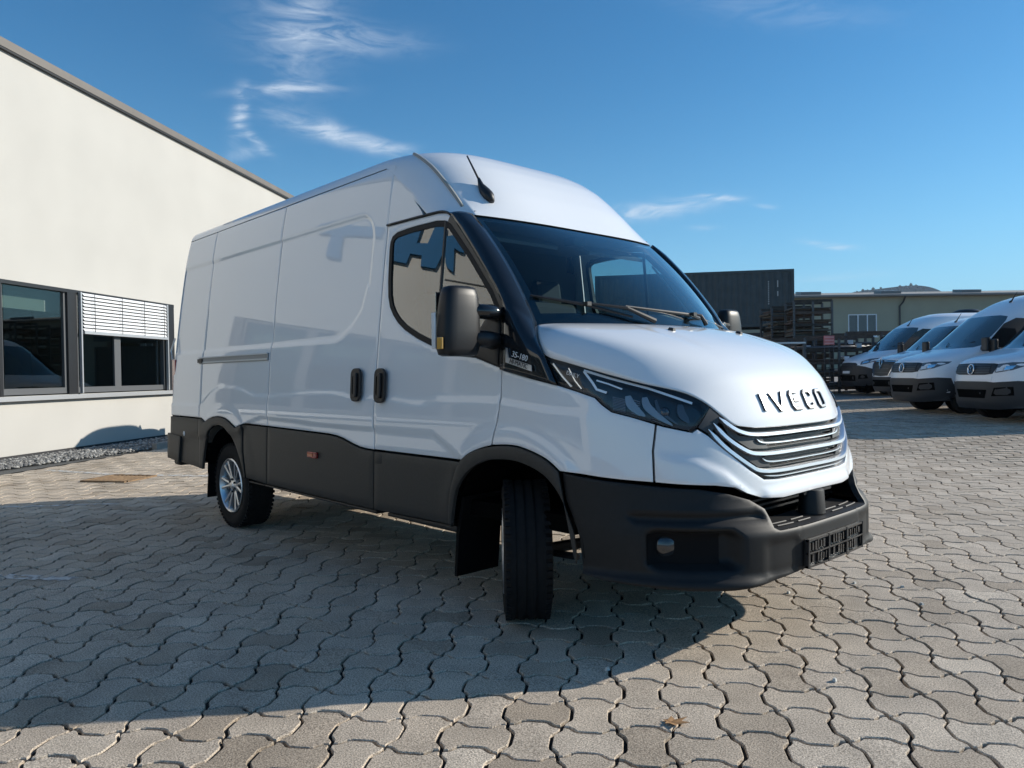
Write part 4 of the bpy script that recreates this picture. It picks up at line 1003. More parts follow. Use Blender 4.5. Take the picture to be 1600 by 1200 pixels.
# --- front bumper
bt = [(1.122, 0, .553), (1.115, -.25, .553), (1.085, -.44, .553), (1.07, -.462, .565), (1.035, -.452, .60), (1.005, -.455, .642), (.972, -.517, .684), (.93, -.612, .716), (.86, -.715, .738), (.753, -.817, .748), (.61, -.90, .762), (.522, -.94, .768), (.42, -.97, .778), (.328, -.99, .790)]
bl_ = [(.345, -.985, .675), (.38, -.98, .60), (.415, -.975, .513), (.428, -.97, .40), (.43, -.97, .355)]
bb = [(.55, -.945, .338), (.662, -.908, .333), (.849, -.797, .326), (.975, -.664, .326), (1.041, -.544, .335), (1.09, -.35, .352), (1.115, -.25, .358), (1.12, 0, .36)]
half = azs(*bt)+azs(*bl_)+azs(*bb)[:-1]
bpoly = half+[az(bb[-1])]+[(-a, z) for a, z in half[1:][::-1]]
bum = panel('front_bumper', bpoly, bump, PLASTIC2, P_, .014, gap=.002, thick=.03)
def bumper_bits():
    # step on top of the bumper
    ys = np.linspace(-.47, .47, 41); fe = bump(np.array([(math.atan2(y, 1.122-PIV-.0), .553) for y in ys*.98]), np.full(41, -.004)); V = []; F = []
    be = fe.copy(); be[:, 0] -= .17; be[:, 1] *= .97; be[:, 2] += .012
    V = np.concatenate([fe, be]); F = [(i, 41+i, 42+i, i+1) for i in range(40)]
    st = mesh('bumper_step', V, F, pbr('step_black', (.018, .018, .019), .5), bum, smooth=True)
    for x_ in (.04, .075):
        for y0, y1 in ((-.40, -.28), (-.24, -.13), (.10, .22), (.26, .40)):
            y = np.linspace(y0, y1, 6); e = np.interp(y, fe[:, 1], fe[:, 0]); MB().tube([(a-x_, b, .5575+x_*.06) for a, b in zip(e, y)], .0035, 4).build('grip_rib', PLASTIC, bum)
    # intake behind
    m = MB().span((.80, -.60, .52), (.84, .60, .78)); m.span((.84, -.62, .535), (1.0, .62, .548)); m.build('intake_back', VOID, P_)
    for z in (.585, .61, .635): MB().span((.86, -.5, z), (.90, .5, z+.010)).build('intake_slat', BLACK, P_)
    # sensor cover
    cy = MB().lathe([(.0, .12), (.066, .12), (.07, .112), (.078, 0), (0, 0)], 24, 'Z'); o = cy.build('sensor_cover', PLASTIC2, bum, smooth=True, sharp=40); o.location = (1.02, .0, .562); o.scale = (.75, .95, .93)
    for s in (-1, 1):
        MB().span((.99, s*.085-.01, .655), (1.03, s*.085+.10, .668)).build('bracket', BLACK, bum)
    # fog lamps
    for s in (-1, 1):
        p = bump(np.array([az((.80, -.83, .49))]), np.array([.0]))[0]; nrm = Vector((.75, -.66, 0)); nrm.y *= s if s > 0 else 1
        f = MB().lathe([(0, .012), (.035, .010), (.046, 0), (.052, -.004), (.055, -.03)], 24, 'Z')
        rot = nrm.to_track_quat('Z', 'Y').to_matrix() if s > 0 else Vector((.75, .66, 0)).to_track_quat('Z', 'Y').to_matrix()
        pos = Vector((p[0], p[1], p[2])) if s > 0 else Vector((p[0], -p[1], p[2]))
        V = [rot @ Vector(v)+pos for v in f.V]; mesh('fog_lamp', V, f.F, pbr('fog_glass', (.02, .022, .025), .12, coat=1), bum, smooth=True)
        pz = pos+Vector((-.055, -.045 if s > 0 else .045, .02)); MB().box(pz, (.02, .012, .03)).build('reflector', CLEARLENS, bum)
    # black inner face of each fog pocket
    for s in (-1, 1):
        q = [(math.atan2(-y, x-PIV), z) for x, y, z in ((.935, .665, .42), (.70, .868, .42), (.70, .868, .552), (.935, .665, .552))]
        o = panel('fog_pocket', q, bump, pbr('pocket_black', (.005, .005, .006), .7, spec=.15), bum, .02, gap=0, thick=0, lip=0, off=.003)
        if s > 0: mirrored(o, 'fog_pocket', bum); bpy.data.objects.remove(o)
    # number plate holder
    rt = empty('plate_holder', parent=bum)
    def pp(y, z, d): 
        q = bump(np.array([(math.atan2(y, 1.32), z)]), np.array([0.0]))[0]; return (q[0]+d, y, z)
    yy = np.linspace(-.285, .285, 9)
    def ribbon(name, y0, y1, z0, z1, d0, d1, mat):
        y = np.linspace(y0, y1, 7); m = MB()
        for a, b in zip(y[:-1], y[1:]):
            P = [pp(a, z0, d1), pp(b, z0, d1), pp(b, z1, d1), pp(a, z1, d1), pp(a, z0, d0), pp(b, z0, d0), pp(b, z1, d0), pp(a, z1, d0)]
            m.add(P, [(0, 1, 2, 3), (0, 4, 5, 1), (3, 2, 6, 7), (0, 3, 7, 4), (1, 5, 6, 2)])
        return m.build(name, mat, rt)
    ribbon('back_plate', -.285, .285, .368, .492, .004, .012, BLACK)
    for a, b in ((.366, .376), (.428, .435), (.484, .493)): ribbon('rail', -.288, .288, a, b, .012, .024, BLACKGLOSS)
    rng = np.random.RandomState(2)
    for k in range(22):
        y = -.27+k*.0255
        for z0, z1 in ((.378, .427), (.437, .483)):
            if rng.rand() < .85: ribbon('rib', y, y+.006+rng.rand()*.012, z0+rng.rand()*.012, z1-rng.rand()*.012, .012, .019, BLACKGLOSS)
    for y in (-.288, -.10, .09, .282): ribbon('clip', y, y+.010, .366, .493, .012, .026, BLACK)
bumper_bits()
# --- wheels
def tyre_mb(rad=.348, wd=.235):
    h = wd/2; prof = [(.215, -h*.80), (.235, -h*.92), (.28, -h*1.0), (.31, -h*.98), (.333, -h*.88), (rad-.004, -h*.74)]
    for k in range(4):
        y0 = -h*.60+k*h*.40
        prof += [(rad, y0-h*.12), (rad, y0+h*.07), (rad-.008, y0+h*.08), (rad-.008, y0+h*.15)]
    prof += [(rad, h*.64), (rad-.004, h*.74), (.333, h*.88), (.31, h*.98), (.28, h*1.0), (.235, h*.92), (.215, h*.80)]
    m = MB().lathe(prof, 64, 'Y')
    # tread blocks cut: shoulder lugs
    for k in range(56):
        a = 2*math.pi*k/56
        for s in (-1, 1):
            rot = Matrix.Rotation(-a, 3, 'Y'); m.box(rot @ Vector((rad-.006, s*h*.80, 0)), (.016, h*.24, .020), rot)
    return m
def wheel(name, loc, rz, outer=-1):
    """outer face towards -y"""
    rt = empty(name, loc, rz, P_)
    t = tyre_mb().build('tyre', RUBBER, rt, smooth=True, sharp=35)
    rim = MB(); f = -.235/2
    rim.lathe([(.222, f+.014), (.226, f+.006), (.218, f-.001), (.208, f+.010), (.198, f+.035), (.19, f+.10), (.19, .10), (.215, .112), (.22, .11)], 48, 'Y')
    ro = rim.build('rim', ALLOY, rt, smooth=True, sharp=30)
    MB().lathe([(0, f+.12), (.19, f+.12)], 32, 'Y').build('brake_disc', ALLOYDARK, ro)
    sp = MB()
    for k in range(6):
        for dd in (-.20, .20):
            a = 2*math.pi*k/6+dd; c, s = math.cos(a), math.sin(a); b0 = 2*math.pi*k/6+dd*.55
            p0 = Vector((.055*math.cos(b0), f+.030, .055*math.sin(b0))); p1 = Vector((.205*c, f+.012, .205*s)); tt = Vector((-s, 0, c))
            w0, w1 = .011, .0125; q = [p0-tt*w0, p0+tt*w0, p1+tt*w1, p1-tt*w1]; dn = Vector((0, .030, 0)); up = Vector((0, -.006, 0)); mid0, mid1 = p0+up, p1+up
            V = q+[v+dn for v in q]+[mid0, mid1]; sp.add(V, [(0, 8, 9, 3), (8, 1, 2, 9), (0, 3, 7, 4), (1, 5, 6, 2)])
    so = sp.build('spoke', ALLOY, ro)
    MB().lathe([(0, f+.006), (.026, f+.008), (.034, f+.016), (.062, f+.026), (.066, f+.05)], 28, 'Y').build('hub', ALLOY, ro, smooth=True, sharp=35)
    for k in range(6):
        a = 2*math.pi*(k+.5)/6; b = MB().lathe([(0, -.012), (.009, -.010), (.011, .02)], 8, 'Y'); b.V = [(x+.050*math.cos(a), y+f+.020, z+.050*math.sin(a)) for x, y, z in b.V]; b.build('wheel_bolt', ALLOYDARK, ro)
    return rt
wheel('wheel', (-3.49, -.825, .348), 0); wheel('wheel', (-.10, -.815, .348), R(-41))
w = wheel('wheel', (-3.49, .825, .348), math.pi); wheel('wheel', (-.07, .785, .348), math.pi-R(38))
# flaps, wells, underside
def flap(pts, y0, y1, sgn=1):
    V = [(x, y, z) for y in (y0, y1) for x, z in pts]; n = len(pts); F = [tuple(range(n)), tuple(range(2*n-1, n-1, -1))]+[(i, n+i, n+(i+1) % n, (i+1) % n) for i in range(n)]
    return mesh('mud_flap', V, F, pbr('flap_rubber', (.006, .006, .006), .8, spec=.1), P_)
for s in (-1, 1):
    flap([(-.395, .60), (-.375, .60), (-.425, .40), (-.45, .17), (-.47, .17), (-.45, .40)], s*.69, s*.985)
    flap([(-3.86, .62), (-3.84, .62), (-3.86, .40), (-3.89, .21), (-3.91, .21), (-3.88, .40)], s*.72, s*.975)
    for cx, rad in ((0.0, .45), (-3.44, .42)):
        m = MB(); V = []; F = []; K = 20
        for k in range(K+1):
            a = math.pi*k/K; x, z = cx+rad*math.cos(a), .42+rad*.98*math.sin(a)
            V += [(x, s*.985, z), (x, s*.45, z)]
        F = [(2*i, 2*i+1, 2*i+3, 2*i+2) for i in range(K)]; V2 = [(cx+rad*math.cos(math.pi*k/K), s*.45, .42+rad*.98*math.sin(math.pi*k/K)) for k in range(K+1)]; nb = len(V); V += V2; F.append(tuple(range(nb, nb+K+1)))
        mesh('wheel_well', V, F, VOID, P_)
    # lower side of the wells (inside of cladding)
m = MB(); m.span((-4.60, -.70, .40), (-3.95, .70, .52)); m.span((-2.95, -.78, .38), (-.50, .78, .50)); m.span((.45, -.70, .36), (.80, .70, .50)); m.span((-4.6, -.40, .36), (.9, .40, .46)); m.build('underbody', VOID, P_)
ax = MB(); ax.tube([(-3.49, -.75, .35), (-3.49, .75, .35)], .05, 10); ax.lathe([(0, -.12), (.11, -.08), (.14, 0), (.11, .08), (0, .12)], 16, 'Y'); ax.V = [(x-3.49 if i >= 20 else x, y, z+.34 if i >= 20 else z) for i, (x, y, z) in enumerate(ax.V)]; ax.build('rear_axle', BLACK, P_)
MB().tube([(-.07, -.7, .33), (-.05, 0, .30), (-.07, .7, .33)], .03, 8).build('front_axle', BLACK, P_)
MB().tube([(-.16, -.66, .30), (.24, -.80, .36)], .018, 8).build('track_rod', ALLOYDARK, P_)
# added black sheets behind the side panels so that their gaps read dark
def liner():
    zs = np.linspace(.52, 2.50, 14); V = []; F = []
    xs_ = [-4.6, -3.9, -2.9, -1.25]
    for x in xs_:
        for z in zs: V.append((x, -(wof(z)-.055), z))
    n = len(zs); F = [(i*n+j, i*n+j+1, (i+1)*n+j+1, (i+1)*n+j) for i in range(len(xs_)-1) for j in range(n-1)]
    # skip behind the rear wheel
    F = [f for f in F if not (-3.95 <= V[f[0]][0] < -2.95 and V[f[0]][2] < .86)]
    o = mesh('gap_backing', V, F, VOID, P_); mirrored(o, 'gap_backing', P_)
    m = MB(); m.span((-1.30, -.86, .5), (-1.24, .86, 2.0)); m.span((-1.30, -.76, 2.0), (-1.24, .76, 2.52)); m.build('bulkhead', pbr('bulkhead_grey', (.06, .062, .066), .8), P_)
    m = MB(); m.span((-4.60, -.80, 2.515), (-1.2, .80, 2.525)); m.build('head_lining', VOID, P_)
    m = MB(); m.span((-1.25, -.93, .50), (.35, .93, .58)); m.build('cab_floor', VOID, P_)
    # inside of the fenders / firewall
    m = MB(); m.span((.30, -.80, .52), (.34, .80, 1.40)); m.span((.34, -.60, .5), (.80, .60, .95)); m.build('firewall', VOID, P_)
    # cab door inner trim and roof lining
    for s in (-1, 1):
        V = [(x, s*(wof(z)-.05), z) for x in (-1.2, -.65, -.10) for z in (.90, 1.05, 1.25)]; F = [(i*3+j, i*3+j+1, (i+1)*3+j+1, (i+1)*3+j) for i in range(2) for j in range(2)]; mesh('door_trim', V, F, pbr('trim_dark', (.03, .03, .032), .7), P_)
    m = MB(); m.span((-1.25, -.78, 2.12), (-.50, .78, 2.14)); m.build('cab_headliner', pbr('headliner_grey', (.10, .10, .10), .9), P_)
liner()
# --- cab interior
def interior():
    D = pbr('dash_plastic', (.022, .023, .025), .65)
    m = MB(); sec = [(.12, 1.435), (.0, 1.43), (-.10, 1.38), (-.14, 1.28), (-.10, 1.05), (.12, 1.05)]
    V = [(x, y, z) for y in (-.76, .76) for x, z in sec]; n = len(sec); F = [tuple(range(n)), tuple(range(2*n-1, n-1, -1))]+[(i, n+i, n+(i+1) % n, (i+1) % n) for i in range(n)]
    mesh('dashboard', V, F, D, P_)
    MB().box((-.06, .0, 1.40), (.05, .26, .15)).build('dash_screen', BLACKGLOSS, P_)
    MB().box((.05, -.62, 1.445), (.10, .07, .006)).build('paper_note', pbr('paper', (.7, .7, .66), .8), P_)
    # steering wheel
    sw = MB(); R0 = .20; rot = Matrix.Rotation(R(-62), 3, 'Y'); pts = [rot @ Vector((R0*math.cos(2*math.pi*k/28), R0*math.sin(2*math.pi*k/28), 0)) for k in range(29)]
    sw.tube([p+Vector((-.30, .44, 1.34)) for p in pts], .016, 8, cap=False); sw.box((-.29, .44, 1.33), (.05, .16, .09), rot); sw.tube([Vector((-.29, .44, 1.33)), Vector((-.05, .44, 1.2))], .035, 8)
    for a in (0, 1, 2): sw.tube([rot @ Vector((.05*math.cos(a*2.1), .05*math.sin(a*2.1), 0))+Vector((-.30, .44, 1.34)), rot @ Vector((R0*math.cos(a*2.1), R0*math.sin(a*2.1), 0))+Vector((-.30, .44, 1.34))], .014, 6)
    sw.build('steering_wheel', D, P_, smooth=True)
    for y, w in ((.45, .48), (-.28, .88)):
        st = empty('seat', (-.80, y, 0), 0, P_)
        MB().box((0.05, 0, .98), (.50, w, .16)).build('seat_cushion', SEAT, st, bevel=.05)
        b = MB().box((-.27, 0, 1.38), (.13, w, .74), Matrix.Rotation(R(-10), 3, 'Y')).build('seat_back', SEAT, st, bevel=.05)
        for k in ((0,) if w < .6 else (-.22, .22)): MB().box((-.36, k, 1.82), (.09, .26, .19), Matrix.Rotation(R(-8), 3, 'Y')).build('headrest', SEAT, st, bevel=.04)
        MB().box((0, 0, .72), (.42, w*.8, .4)).build('seat_box', BLACK, st)
    # grab lamp unit and sun visors behind the glass
    for y in (-.42, .42): MB().box((-.55, y, 2.03), (.16, .55, .02), Matrix.Rotation(R(25), 3, 'Y')).build('sun_visor', pbr('visor_grey', (.16, .16, .16), .8), P_)
    MB().box((-.47, 0, 2.045), (.08, .10, .05)).build('sensor_pod', BLACK, P_)
    MB().tube([(-.40, .70, 1.95), (-.10, .76, 1.55)], .008, 6).build('grab_rail', pbr('pale_trim', (.22, .22, .22), .5), P_)
interior()
# --- wing mirrors
def mirror_unit(mir):
    rt = empty('wing_mirror', parent=P_)
    # head: stacked rounded sections
    c = Vector((-.135, -1.215, 1.492)); secs = [(-.165, .70), (-.158, .88), (-.13, .98), (-.04, 1.0), (.06, .95), (.12, .88), (.15, .80), (.163, .70), (.168, .5)]; V = []; n = 24; F = []
    for dz, k in secs:
        for i in range(n):
            a = 2*math.pi*i/n; sx, sy = .066*k, .112*k; px_ = abs(math.cos(a))**.55*math.copysign(1, math.cos(a))*sx; py_ = abs(math.sin(a))**.62*math.copysign(1, math.sin(a))*sy
            V.append((c.x+px_*(1 if px_ > 0 else .75)-.02*(dz > .1)*0, c.y+py_+(.018*(dz+.2)/.4), c.z+dz))
    for r_ in range(len(secs)-1):
        for i in range(n): F.append((r_*n+i, r_*n+(i+1) % n, (r_+1)*n+(i+1) % n, (r_+1)*n+i))
    F.append(tuple(range(n-1, -1, -1))); F.append(tuple((len(secs)-1)*n+i for i in range(n)))
    objs = [mesh('mirror_shell', V, F, BLACK, rt, smooth=True, sharp=50)]
    objs[0].data.materials[0] = pbr('mirror_black', (.011, .012, .014), .42, spec=.35)
    g = MB().box((c.x-.054, c.y+.01, c.z+.02), (.006, .18, .24)); objs.append(g.build('mirror_glass', CHROME, rt))
    ind = MB().box((c.x+.018, c.y-.113, c.z-.105), (.040, .010, .055)); objs.append(ind.build('indicator', AMBER, rt, bevel=.003))
    cl = MB().box((c.x-.030, c.y-.112, c.z-.045), (.026, .012, .17)); objs.append(cl.build('indicator_lens', CLEARLENS, rt, bevel=.004))
    a1 = MB().tube([(-.12, -1.13, 1.545), (-.11, -1.02, 1.545), (-.13, -.945, 1.535)], [.040, .046, .046], 12, flat=(1.15, .85)); objs.append(a1.build('mirror_arm', BLACKGLOSS, rt, smooth=True))
    a2 = MB().tube([(-.12, -1.13, 1.415), (-.115, -1.03, 1.41), (-.14, -.96, 1.40)], [.046, .050, .050], 12, flat=(1.15, .85)); objs.append(a2.build('mirror_arm', BLACK, rt, smooth=True))
    if mir:
        for o in objs: mirrored(o, o.name.split('.')[0], rt); bpy.data.objects.remove(o)
mirror_unit(False); mirror_unit(True)
# --- handles, rail, marker, lamp
def handle(x, z, parent, s):
    rt = MB(); y = -(wof(np.array([z]))[0]+emb(np.array([x]), np.array([z]))[0])
    def rrect(cx, cz, w, h, r_): 
        out = []
        for k, (sx, sz) in enumerate(((1, 1), (-1, 1), (-1, -1), (1, -1))):
            for j in range(5):
                a = math.pi/2*k+math.pi/2*j/4; out.append((cx+sx*(w/2-r_)+r_*math.cos(a), cz+sz*(h/2-r_)+r_*math.sin(a)))
        return out
    tilt = -.09
    f = lambda u, v, h: (u, -(float(wof(v)))-.016-h, v)
    o = MB().prism(rrect(x, z, .112, .205, .04), f, 0, .018); o1 = o.build('door_handle', BLACK, parent, bevel=.006)
    cup = MB().prism(rrect(x, z, .058, .125, .022), f, .016, .0195).build('handle_recess', VOID, o1)
    gr = MB().prism(rrect(x+.018, z, .030, .150, .013), f, .018, .034).build('handle_grip', BLACK, o1, bevel=.006)
    if s > 0:
        for q in (cup, gr): mirrored(q, q.name.split('.')[0], o1); 
        me = mirrored(o1, 'door_handle', parent)
        for q in list(o1.children):
            if q in (cup, gr): bpy.data.objects.remove(q)
            else: q.parent = me
        bpy.data.objects.remove(o1)
handle(-1.378, 1.186, sd, -1); handle(-1.112, 1.182, door, -1); handle(-1.112, 1.182, doorl, 1)
for s in (-1, 1):
    y = lambda z: s*(float(wof(z))+.004)
    m = MB().span((-4.018, y(1.395)-.006, 1.366), (-2.66, y(1.395)+.006, 1.420)); rl = m.build('door_rail', pbr('rail_grey', (.30, .30, .29), .5), P_)
    MB().span((-4.018, y(1.395)-.012, 1.414), (-2.66, y(1.395)+.012, 1.424)).build('rail_lip', pbr('rail_lip_white', (.62, .63, .63), .35), rl)
    MB().span((-3.92, y(1.38)-.010, 1.372), (-2.66, y(1.38)+.010, 1.384)).build('rail_lip', pbr('rail_lip_alu', (.60, .60, .57), .4), rl)
    MB().span((-4.03, y(1.39)-.014, 1.375), (-3.93, y(1.39)+.014, 1.408)).build('rail_stop', BLACK, rl)
    m = MB().box((-1.93, s*(float(wof(.715))+.010), .717), (.125, .02, .042)); mk = m.build('side_marker', REDLENS, P_, bevel=.006)
    MB().box((-1.945, s*(float(wof(.715))+.0205), .717), (.07, .004, .022)).build('marker_lens', pbr('orange_lens', (.6, .12, .03), .2, coat=1), mk)
    l = MB().lathe([(0, .012), (.022, .008), (.026, 0)], 16, 'Z'); rot = Vector((0, s, 0)).to_track_quat('Z', 'Y').to_matrix(); mesh('parking_sensor', [rot @ Vector(v)+Vector((-4.30, s*(float(wof(.745))+.006), .745)) for v in l.V], l.F, CLEARLENS, P_, smooth=True)
# --- wipers, washer jets
def wiper(pa, pb, base):
    rt = empty('wiper', parent=P_)
    W = lambda u, v, h: Vector(wind_pt(np.array([u]), np.array([v]))[0])+Vector((.55, 0, .8))*h
    MB().tube([W(*pa, .012), W((pa[0]+pb[0])/2, (pa[1]+pb[1])/2, .02), W(*pb, .012)], [.006, .010, .006], 6).build('wiper_blade', BLACK, rt)
    mid = ((pa[0]+pb[0])/2, (pa[1]+pb[1])/2)
    MB().tube([W(*mid, .03), W((mid[0]*.55+base[0]*.45), (mid[1]*.45+base[1]*.55), .045), W(*base, .02)], [.006, .009, .014], 6).build('wiper_arm', BLACK, rt)
    MB().box(W(*mid, .024), (.05, .03, .02)).build('wiper_joint', BLACK, rt)
wiper((.205, -.975), (.04, -.42), (.0, -.27)); wiper((.125, -.42), (.02, .78), (.0, .30))
for s in (-1, 1):
    p = hood_pt(np.array([.17]), np.array([s*.33]))[0]; MB().box(Vector(p)+Vector((0, 0, .006)), (.035, .025, .014), Matrix.Rotation(R(15), 3, 'Y'), .7).build('washer_jet', BLACK, P_)
# cowl under the wipers
f = lambda u, v: np.stack([hood_pt(0*u, v)[:, 0]-.03+.16*0*u-.10*u, v*.84, 1.462-.02*u], -1)
grid_mesh('cowl', f, 4, 21, BLACK, P_)
# --- rear
def rear():
    V = []; F = []; zs = np.linspace(.50, 2.56, 22)
    for s in (-1, 1):
        Vd = []; 
        for z in zs:
            x = float(np.interp(z, [.5, .9, 1.5, 2.0, 2.3, 2.56], [-4.66, -4.655, -4.655, -4.64, -4.625, -4.60])); w = float(wof(z))
            Vd += [(x+.012, s*(w-.002), z), (x-.012, s*(w-.035), z), (x-.022, s*(w*.5), z), (x-.024, s*.006, z)]
        F = [(4*i+k, 4*i+k+1, 4*i+5+k, 4*i+4+k) for i in range(len(zs)-1) for k in range(3)]
        d = mesh('rear_door', Vd, F, WHITE, P_, smooth=True)
        MB().span((-4.692, s*.20-.02, 1.05), (-4.672, s*.20+.02, 1.22)).build('door_handle', BLACK, d)
        lm = MB().span((-4.69, s*(float(wof(1.2))-.005), .98), (-4.60, s*(float(wof(1.2))-.09), 1.42)).build('tail_light', REDLENS, P_, bevel=.01)
    MB().span((-4.80, -.95, .42), (-4.66, .95, .62)).build('rear_bumper', PLASTIC, P_, bevel=.03)
    MB().tube([(-4.66, -.985, 1.42), (-4.68, -.99, 1.5), (-4.665, -.955, 1.62)], .008, 6).build('door_hinge', ALU, P_)
rear()
# ------------------------------------------------------------------ vans parked in the background
def bg_van(name, label, loc, rz, st):
    rt = empty(name, loc, rz); tag(rt, label, 'van', 'white vans parked in a row behind')
    tz, tx = np.array(st['xn']).T; wz, ww = np.array(st['w']).T; ztop = wz[-1]; xr = st['rear']; pv = -2.0; wb = st['wb']
    SZ2, SX2_ = smoothed(tz, tx, tz[0], ztop, 160, 7); WZ2, WW2 = smoothed(wz, ww, wz[0], ztop, 160, 7)
    q = st.get('q', 4.0); depth = st.get('depth', .95)
    def surf(P, d=0.0):
        a, z = P[:, 0], P[:, 1]; ca, sa = np.cos(a), np.sin(a); xn = np.interp(z, SZ2, SX2_); w = np.interp(z, WZ2, WW2); xs = xn-depth
        lo = np.full(len(a), .05); hi = np.full(len(a), 6.0)
        for _ in range(36):
            m = (lo+hi)/2; x = pv+m*ca; y = m*sa; g = np.maximum((x-xs)/(xn-xs), 0)**2+(np.abs(y)/w)**q-1; hi = np.where(g > 0, m, hi); lo = np.where(g > 0, lo, m)
        rad = (lo+hi)/2; return np.stack([pv+(rad+d)*ca, (rad+d)*sa, z], -1)
    def plan(z):
        xn = float(np.interp(z, SZ2, SX2_)); w = float(np.interp(z, WZ2, WW2)); xs = xn-depth; ph = np.linspace(0, math.pi, 41)
        xy = np.stack([xs+(xn-xs)*np.sin(ph), -w*np.abs(np.cos(ph))**(2/q)*np.sign(np.cos(ph))], -1); return xs, w, xy
    zs = np.concatenate([np.linspace(.28, 1.0, 13), np.linspace(1.04, ztop-.01, 34)]); rows = []
    for z in zs:
        xs, w, xy = plan(z); nb = 40; bx = np.linspace(xr+(.06 if z > ztop-.12 else 0), xs, nb)
        rows.append(np.concatenate([np.stack([bx[:-1], np.full(nb-1, -w), np.full(nb-1, z)], -1), np.column_stack([xy, np.full(len(xy), z)]), np.stack([bx[::-1][1:], np.full(nb-1, w), np.full(nb-1, z)], -1)]))
    V = np.concatenate(rows); n = len(rows[0]); F = []
    for i in range(len(rows)-1):
        for j in range(n):
            k = (j+1) % n; f = (i*n+j, i*n+k, (i+1)*n+k, (i+1)*n+j); c = V[list(f)].mean(0)
            if abs(c[1]) > .6 and any(math.hypot(c[0]-x0, c[2]-.36) < .40 for x0 in (0, -wb)): continue
            F.append(f)
    F.append(tuple((len(rows)-1)*n+j for j in range(n)))
    mi = [1 if np.mean([V[k][2] for k in f]) < .46 else 0 for f in F]
    mesh('body', V, F, [WHITE2, pbr('van_bumper', (.018, .019, .022), .5)], rt, smooth=True, sharp=50, mi=mi)
    def pt(a_y, z, side_=1): return (math.atan2(a_y, 1.0), z)
    def A(y, z):
        """angle on the nose for a lateral position"""
        lo, hi = 0.0, 1.5
        for _ in range(30):
            m = (lo+hi)/2; p = surf(np.array([[m, z]]))[0]
            if p[1] < abs(y): lo = m
            else: hi = m
        return (math.copysign((lo+hi)/2, y), z)
    def onnose(nm, pts, mat, off=.006, thick=.02, both=True, par=None, res=.06):
        P2 = [A(y, z) for y, z in pts]; o = panel(nm, P2, surf, mat, par or rt, res, gap=0, thick=thick, lip=0, off=off)
        if both: mirrored(o, nm, par or rt)
        return o
    def symm(pts): return pts+[(-y, z) for y, z in pts[::-1] if abs(y) > 1e-6]
    sidef = lambda P, d=0.0: np.stack([P[:, 0], np.interp(P[:, 1], WZ2, WW2)+d, P[:, 1]], -1)
    DG = pbr('van_glass', (.06, .10, .12), .05, spec=.9, coat=.6)
    onnose('windscreen', symm(st['wind']), DG, both=False)
    w0 = st['wind']
    # things seen dimly through the screen
    for pts in st.get('sidewin', []): 
        o = panel('side_window', pts, sidef, pbr('van_side_glass', (.012, .014, .016), .08), rt, .08, gap=0, thick=.01, lip=0, off=.005); mirrored(o, 'side_window', rt)
    onnose('bumper', symm(st['bumper']), pbr('van_bumper', (.018, .019, .022), .5), off=.02, thick=.05, both=False)
    g = onnose('grille', symm(st['grille']), pbr('van_grille', (.012, .013, .015), .4), off=.012, both=False)
    for z in st.get('slats', []):
        yy = st['slat_w']; o = onnose('slat', symm([(0, z-.008), (yy, z-.008)])[:0]+[(-yy, z-.009), (yy, z-.009), (yy, z+.009), (-yy, z+.009)], pbr('van_slat', (.05, .052, .056), .35), off=.022, both=False, par=g)
    for nm, pts, mat, off in st.get('extra', []): onnose(nm, pts, mat, off, both=True)
    for nm, pts, mat, off in st.get('extra_c', []): onnose(nm, symm(pts), mat, off, both=False)
    hl = onnose('headlight', st['head'], pbr('van_lamp', (.10, .11, .12), .15, coat=1), off=.010, both=False); h2 = mirrored(hl, 'headlight', rt)
    for nm, pts, mat in st['lampbits']:
        o = onnose(nm, pts, mat, .018, both=False, par=hl); mirrored(o, nm, h2)
    # wheels
    for x0, s in ((0, -1), (0, 1), (-wb, -1), (-wb, 1)):
        wv = empty('wheel', (x0, s*.86, .345), 0 if s < 0 else math.pi, rt)
        MB().lathe([(.21, -.10), (.29, -.115), (.335, -.09), (.345, -.06), (.345, .06), (.335, .09), (.29, .11), (.21, .10)], 28, 'Y').build('tyre', RUBBER, wv, smooth=True)
        MB().lathe([(0, -.085), (.06, -.09), (.08, -.075), (.17, -.07), (.205, -.095), (.215, -.10)], 28, 'Y').build('rim', ALLOYDARK, wv, smooth=True)
        m = MB().lathe([(.0, -.0), (.41, 0.0), (.41, .05), (0, .05)], 24, 'Y'); o = m.build('wheel_well', VOID, rt); o.location = (x0, s*.66, .40)
        V = []; K = 20
        for k in range(K+1):
            a = math.pi*k/K-.0
            for r_ in (.395, .47): V.append((x0+r_*math.cos(a), s*(float(np.interp(.36+r_*math.sin(a), WZ2, WW2))+.008), .36+r_*math.sin(a)))
        mesh('wheel_arch', V, [(2*i, 2*i+1, 2*i+3, 2*i+2) for i in range(K)], pbr('van_bumper', (0, 0, 0)), rt)
    MB().span((xr+.1, -.8, .25), (.7, .8, .42)).build('underbody', VOID, rt)
    for s in (-1, 1):
        zc, xm = st['mirror']; y = float(np.interp(zc, WZ2, WW2))
        mm = empty('wing_mirror', parent=rt)
        MB().box((xm, s*(y+.17), zc+.02), (.10, .20, .30)).build('mirror_shell', BLACK, mm, bevel=.03); MB().box((xm-.04, s*(y+.05), zc-.06), (.06, .16, .07)).build('mirror_arm', BLACK, mm)
        pz = 1.05; MB().span((xr+1.5, s*(float(np.interp(.62, WZ2, WW2))-.005), .58), (-.5, s*(float(np.interp(.62, WZ2, WW2))+.018), .70)).build('side_strip', BLACK, rt)
        MB().box((-.95, s*(float(np.interp(1.12, WZ2, WW2))+.02), 1.12), (.20, .03, .05)).build('door_handle', BLACK, rt, bevel=.01)
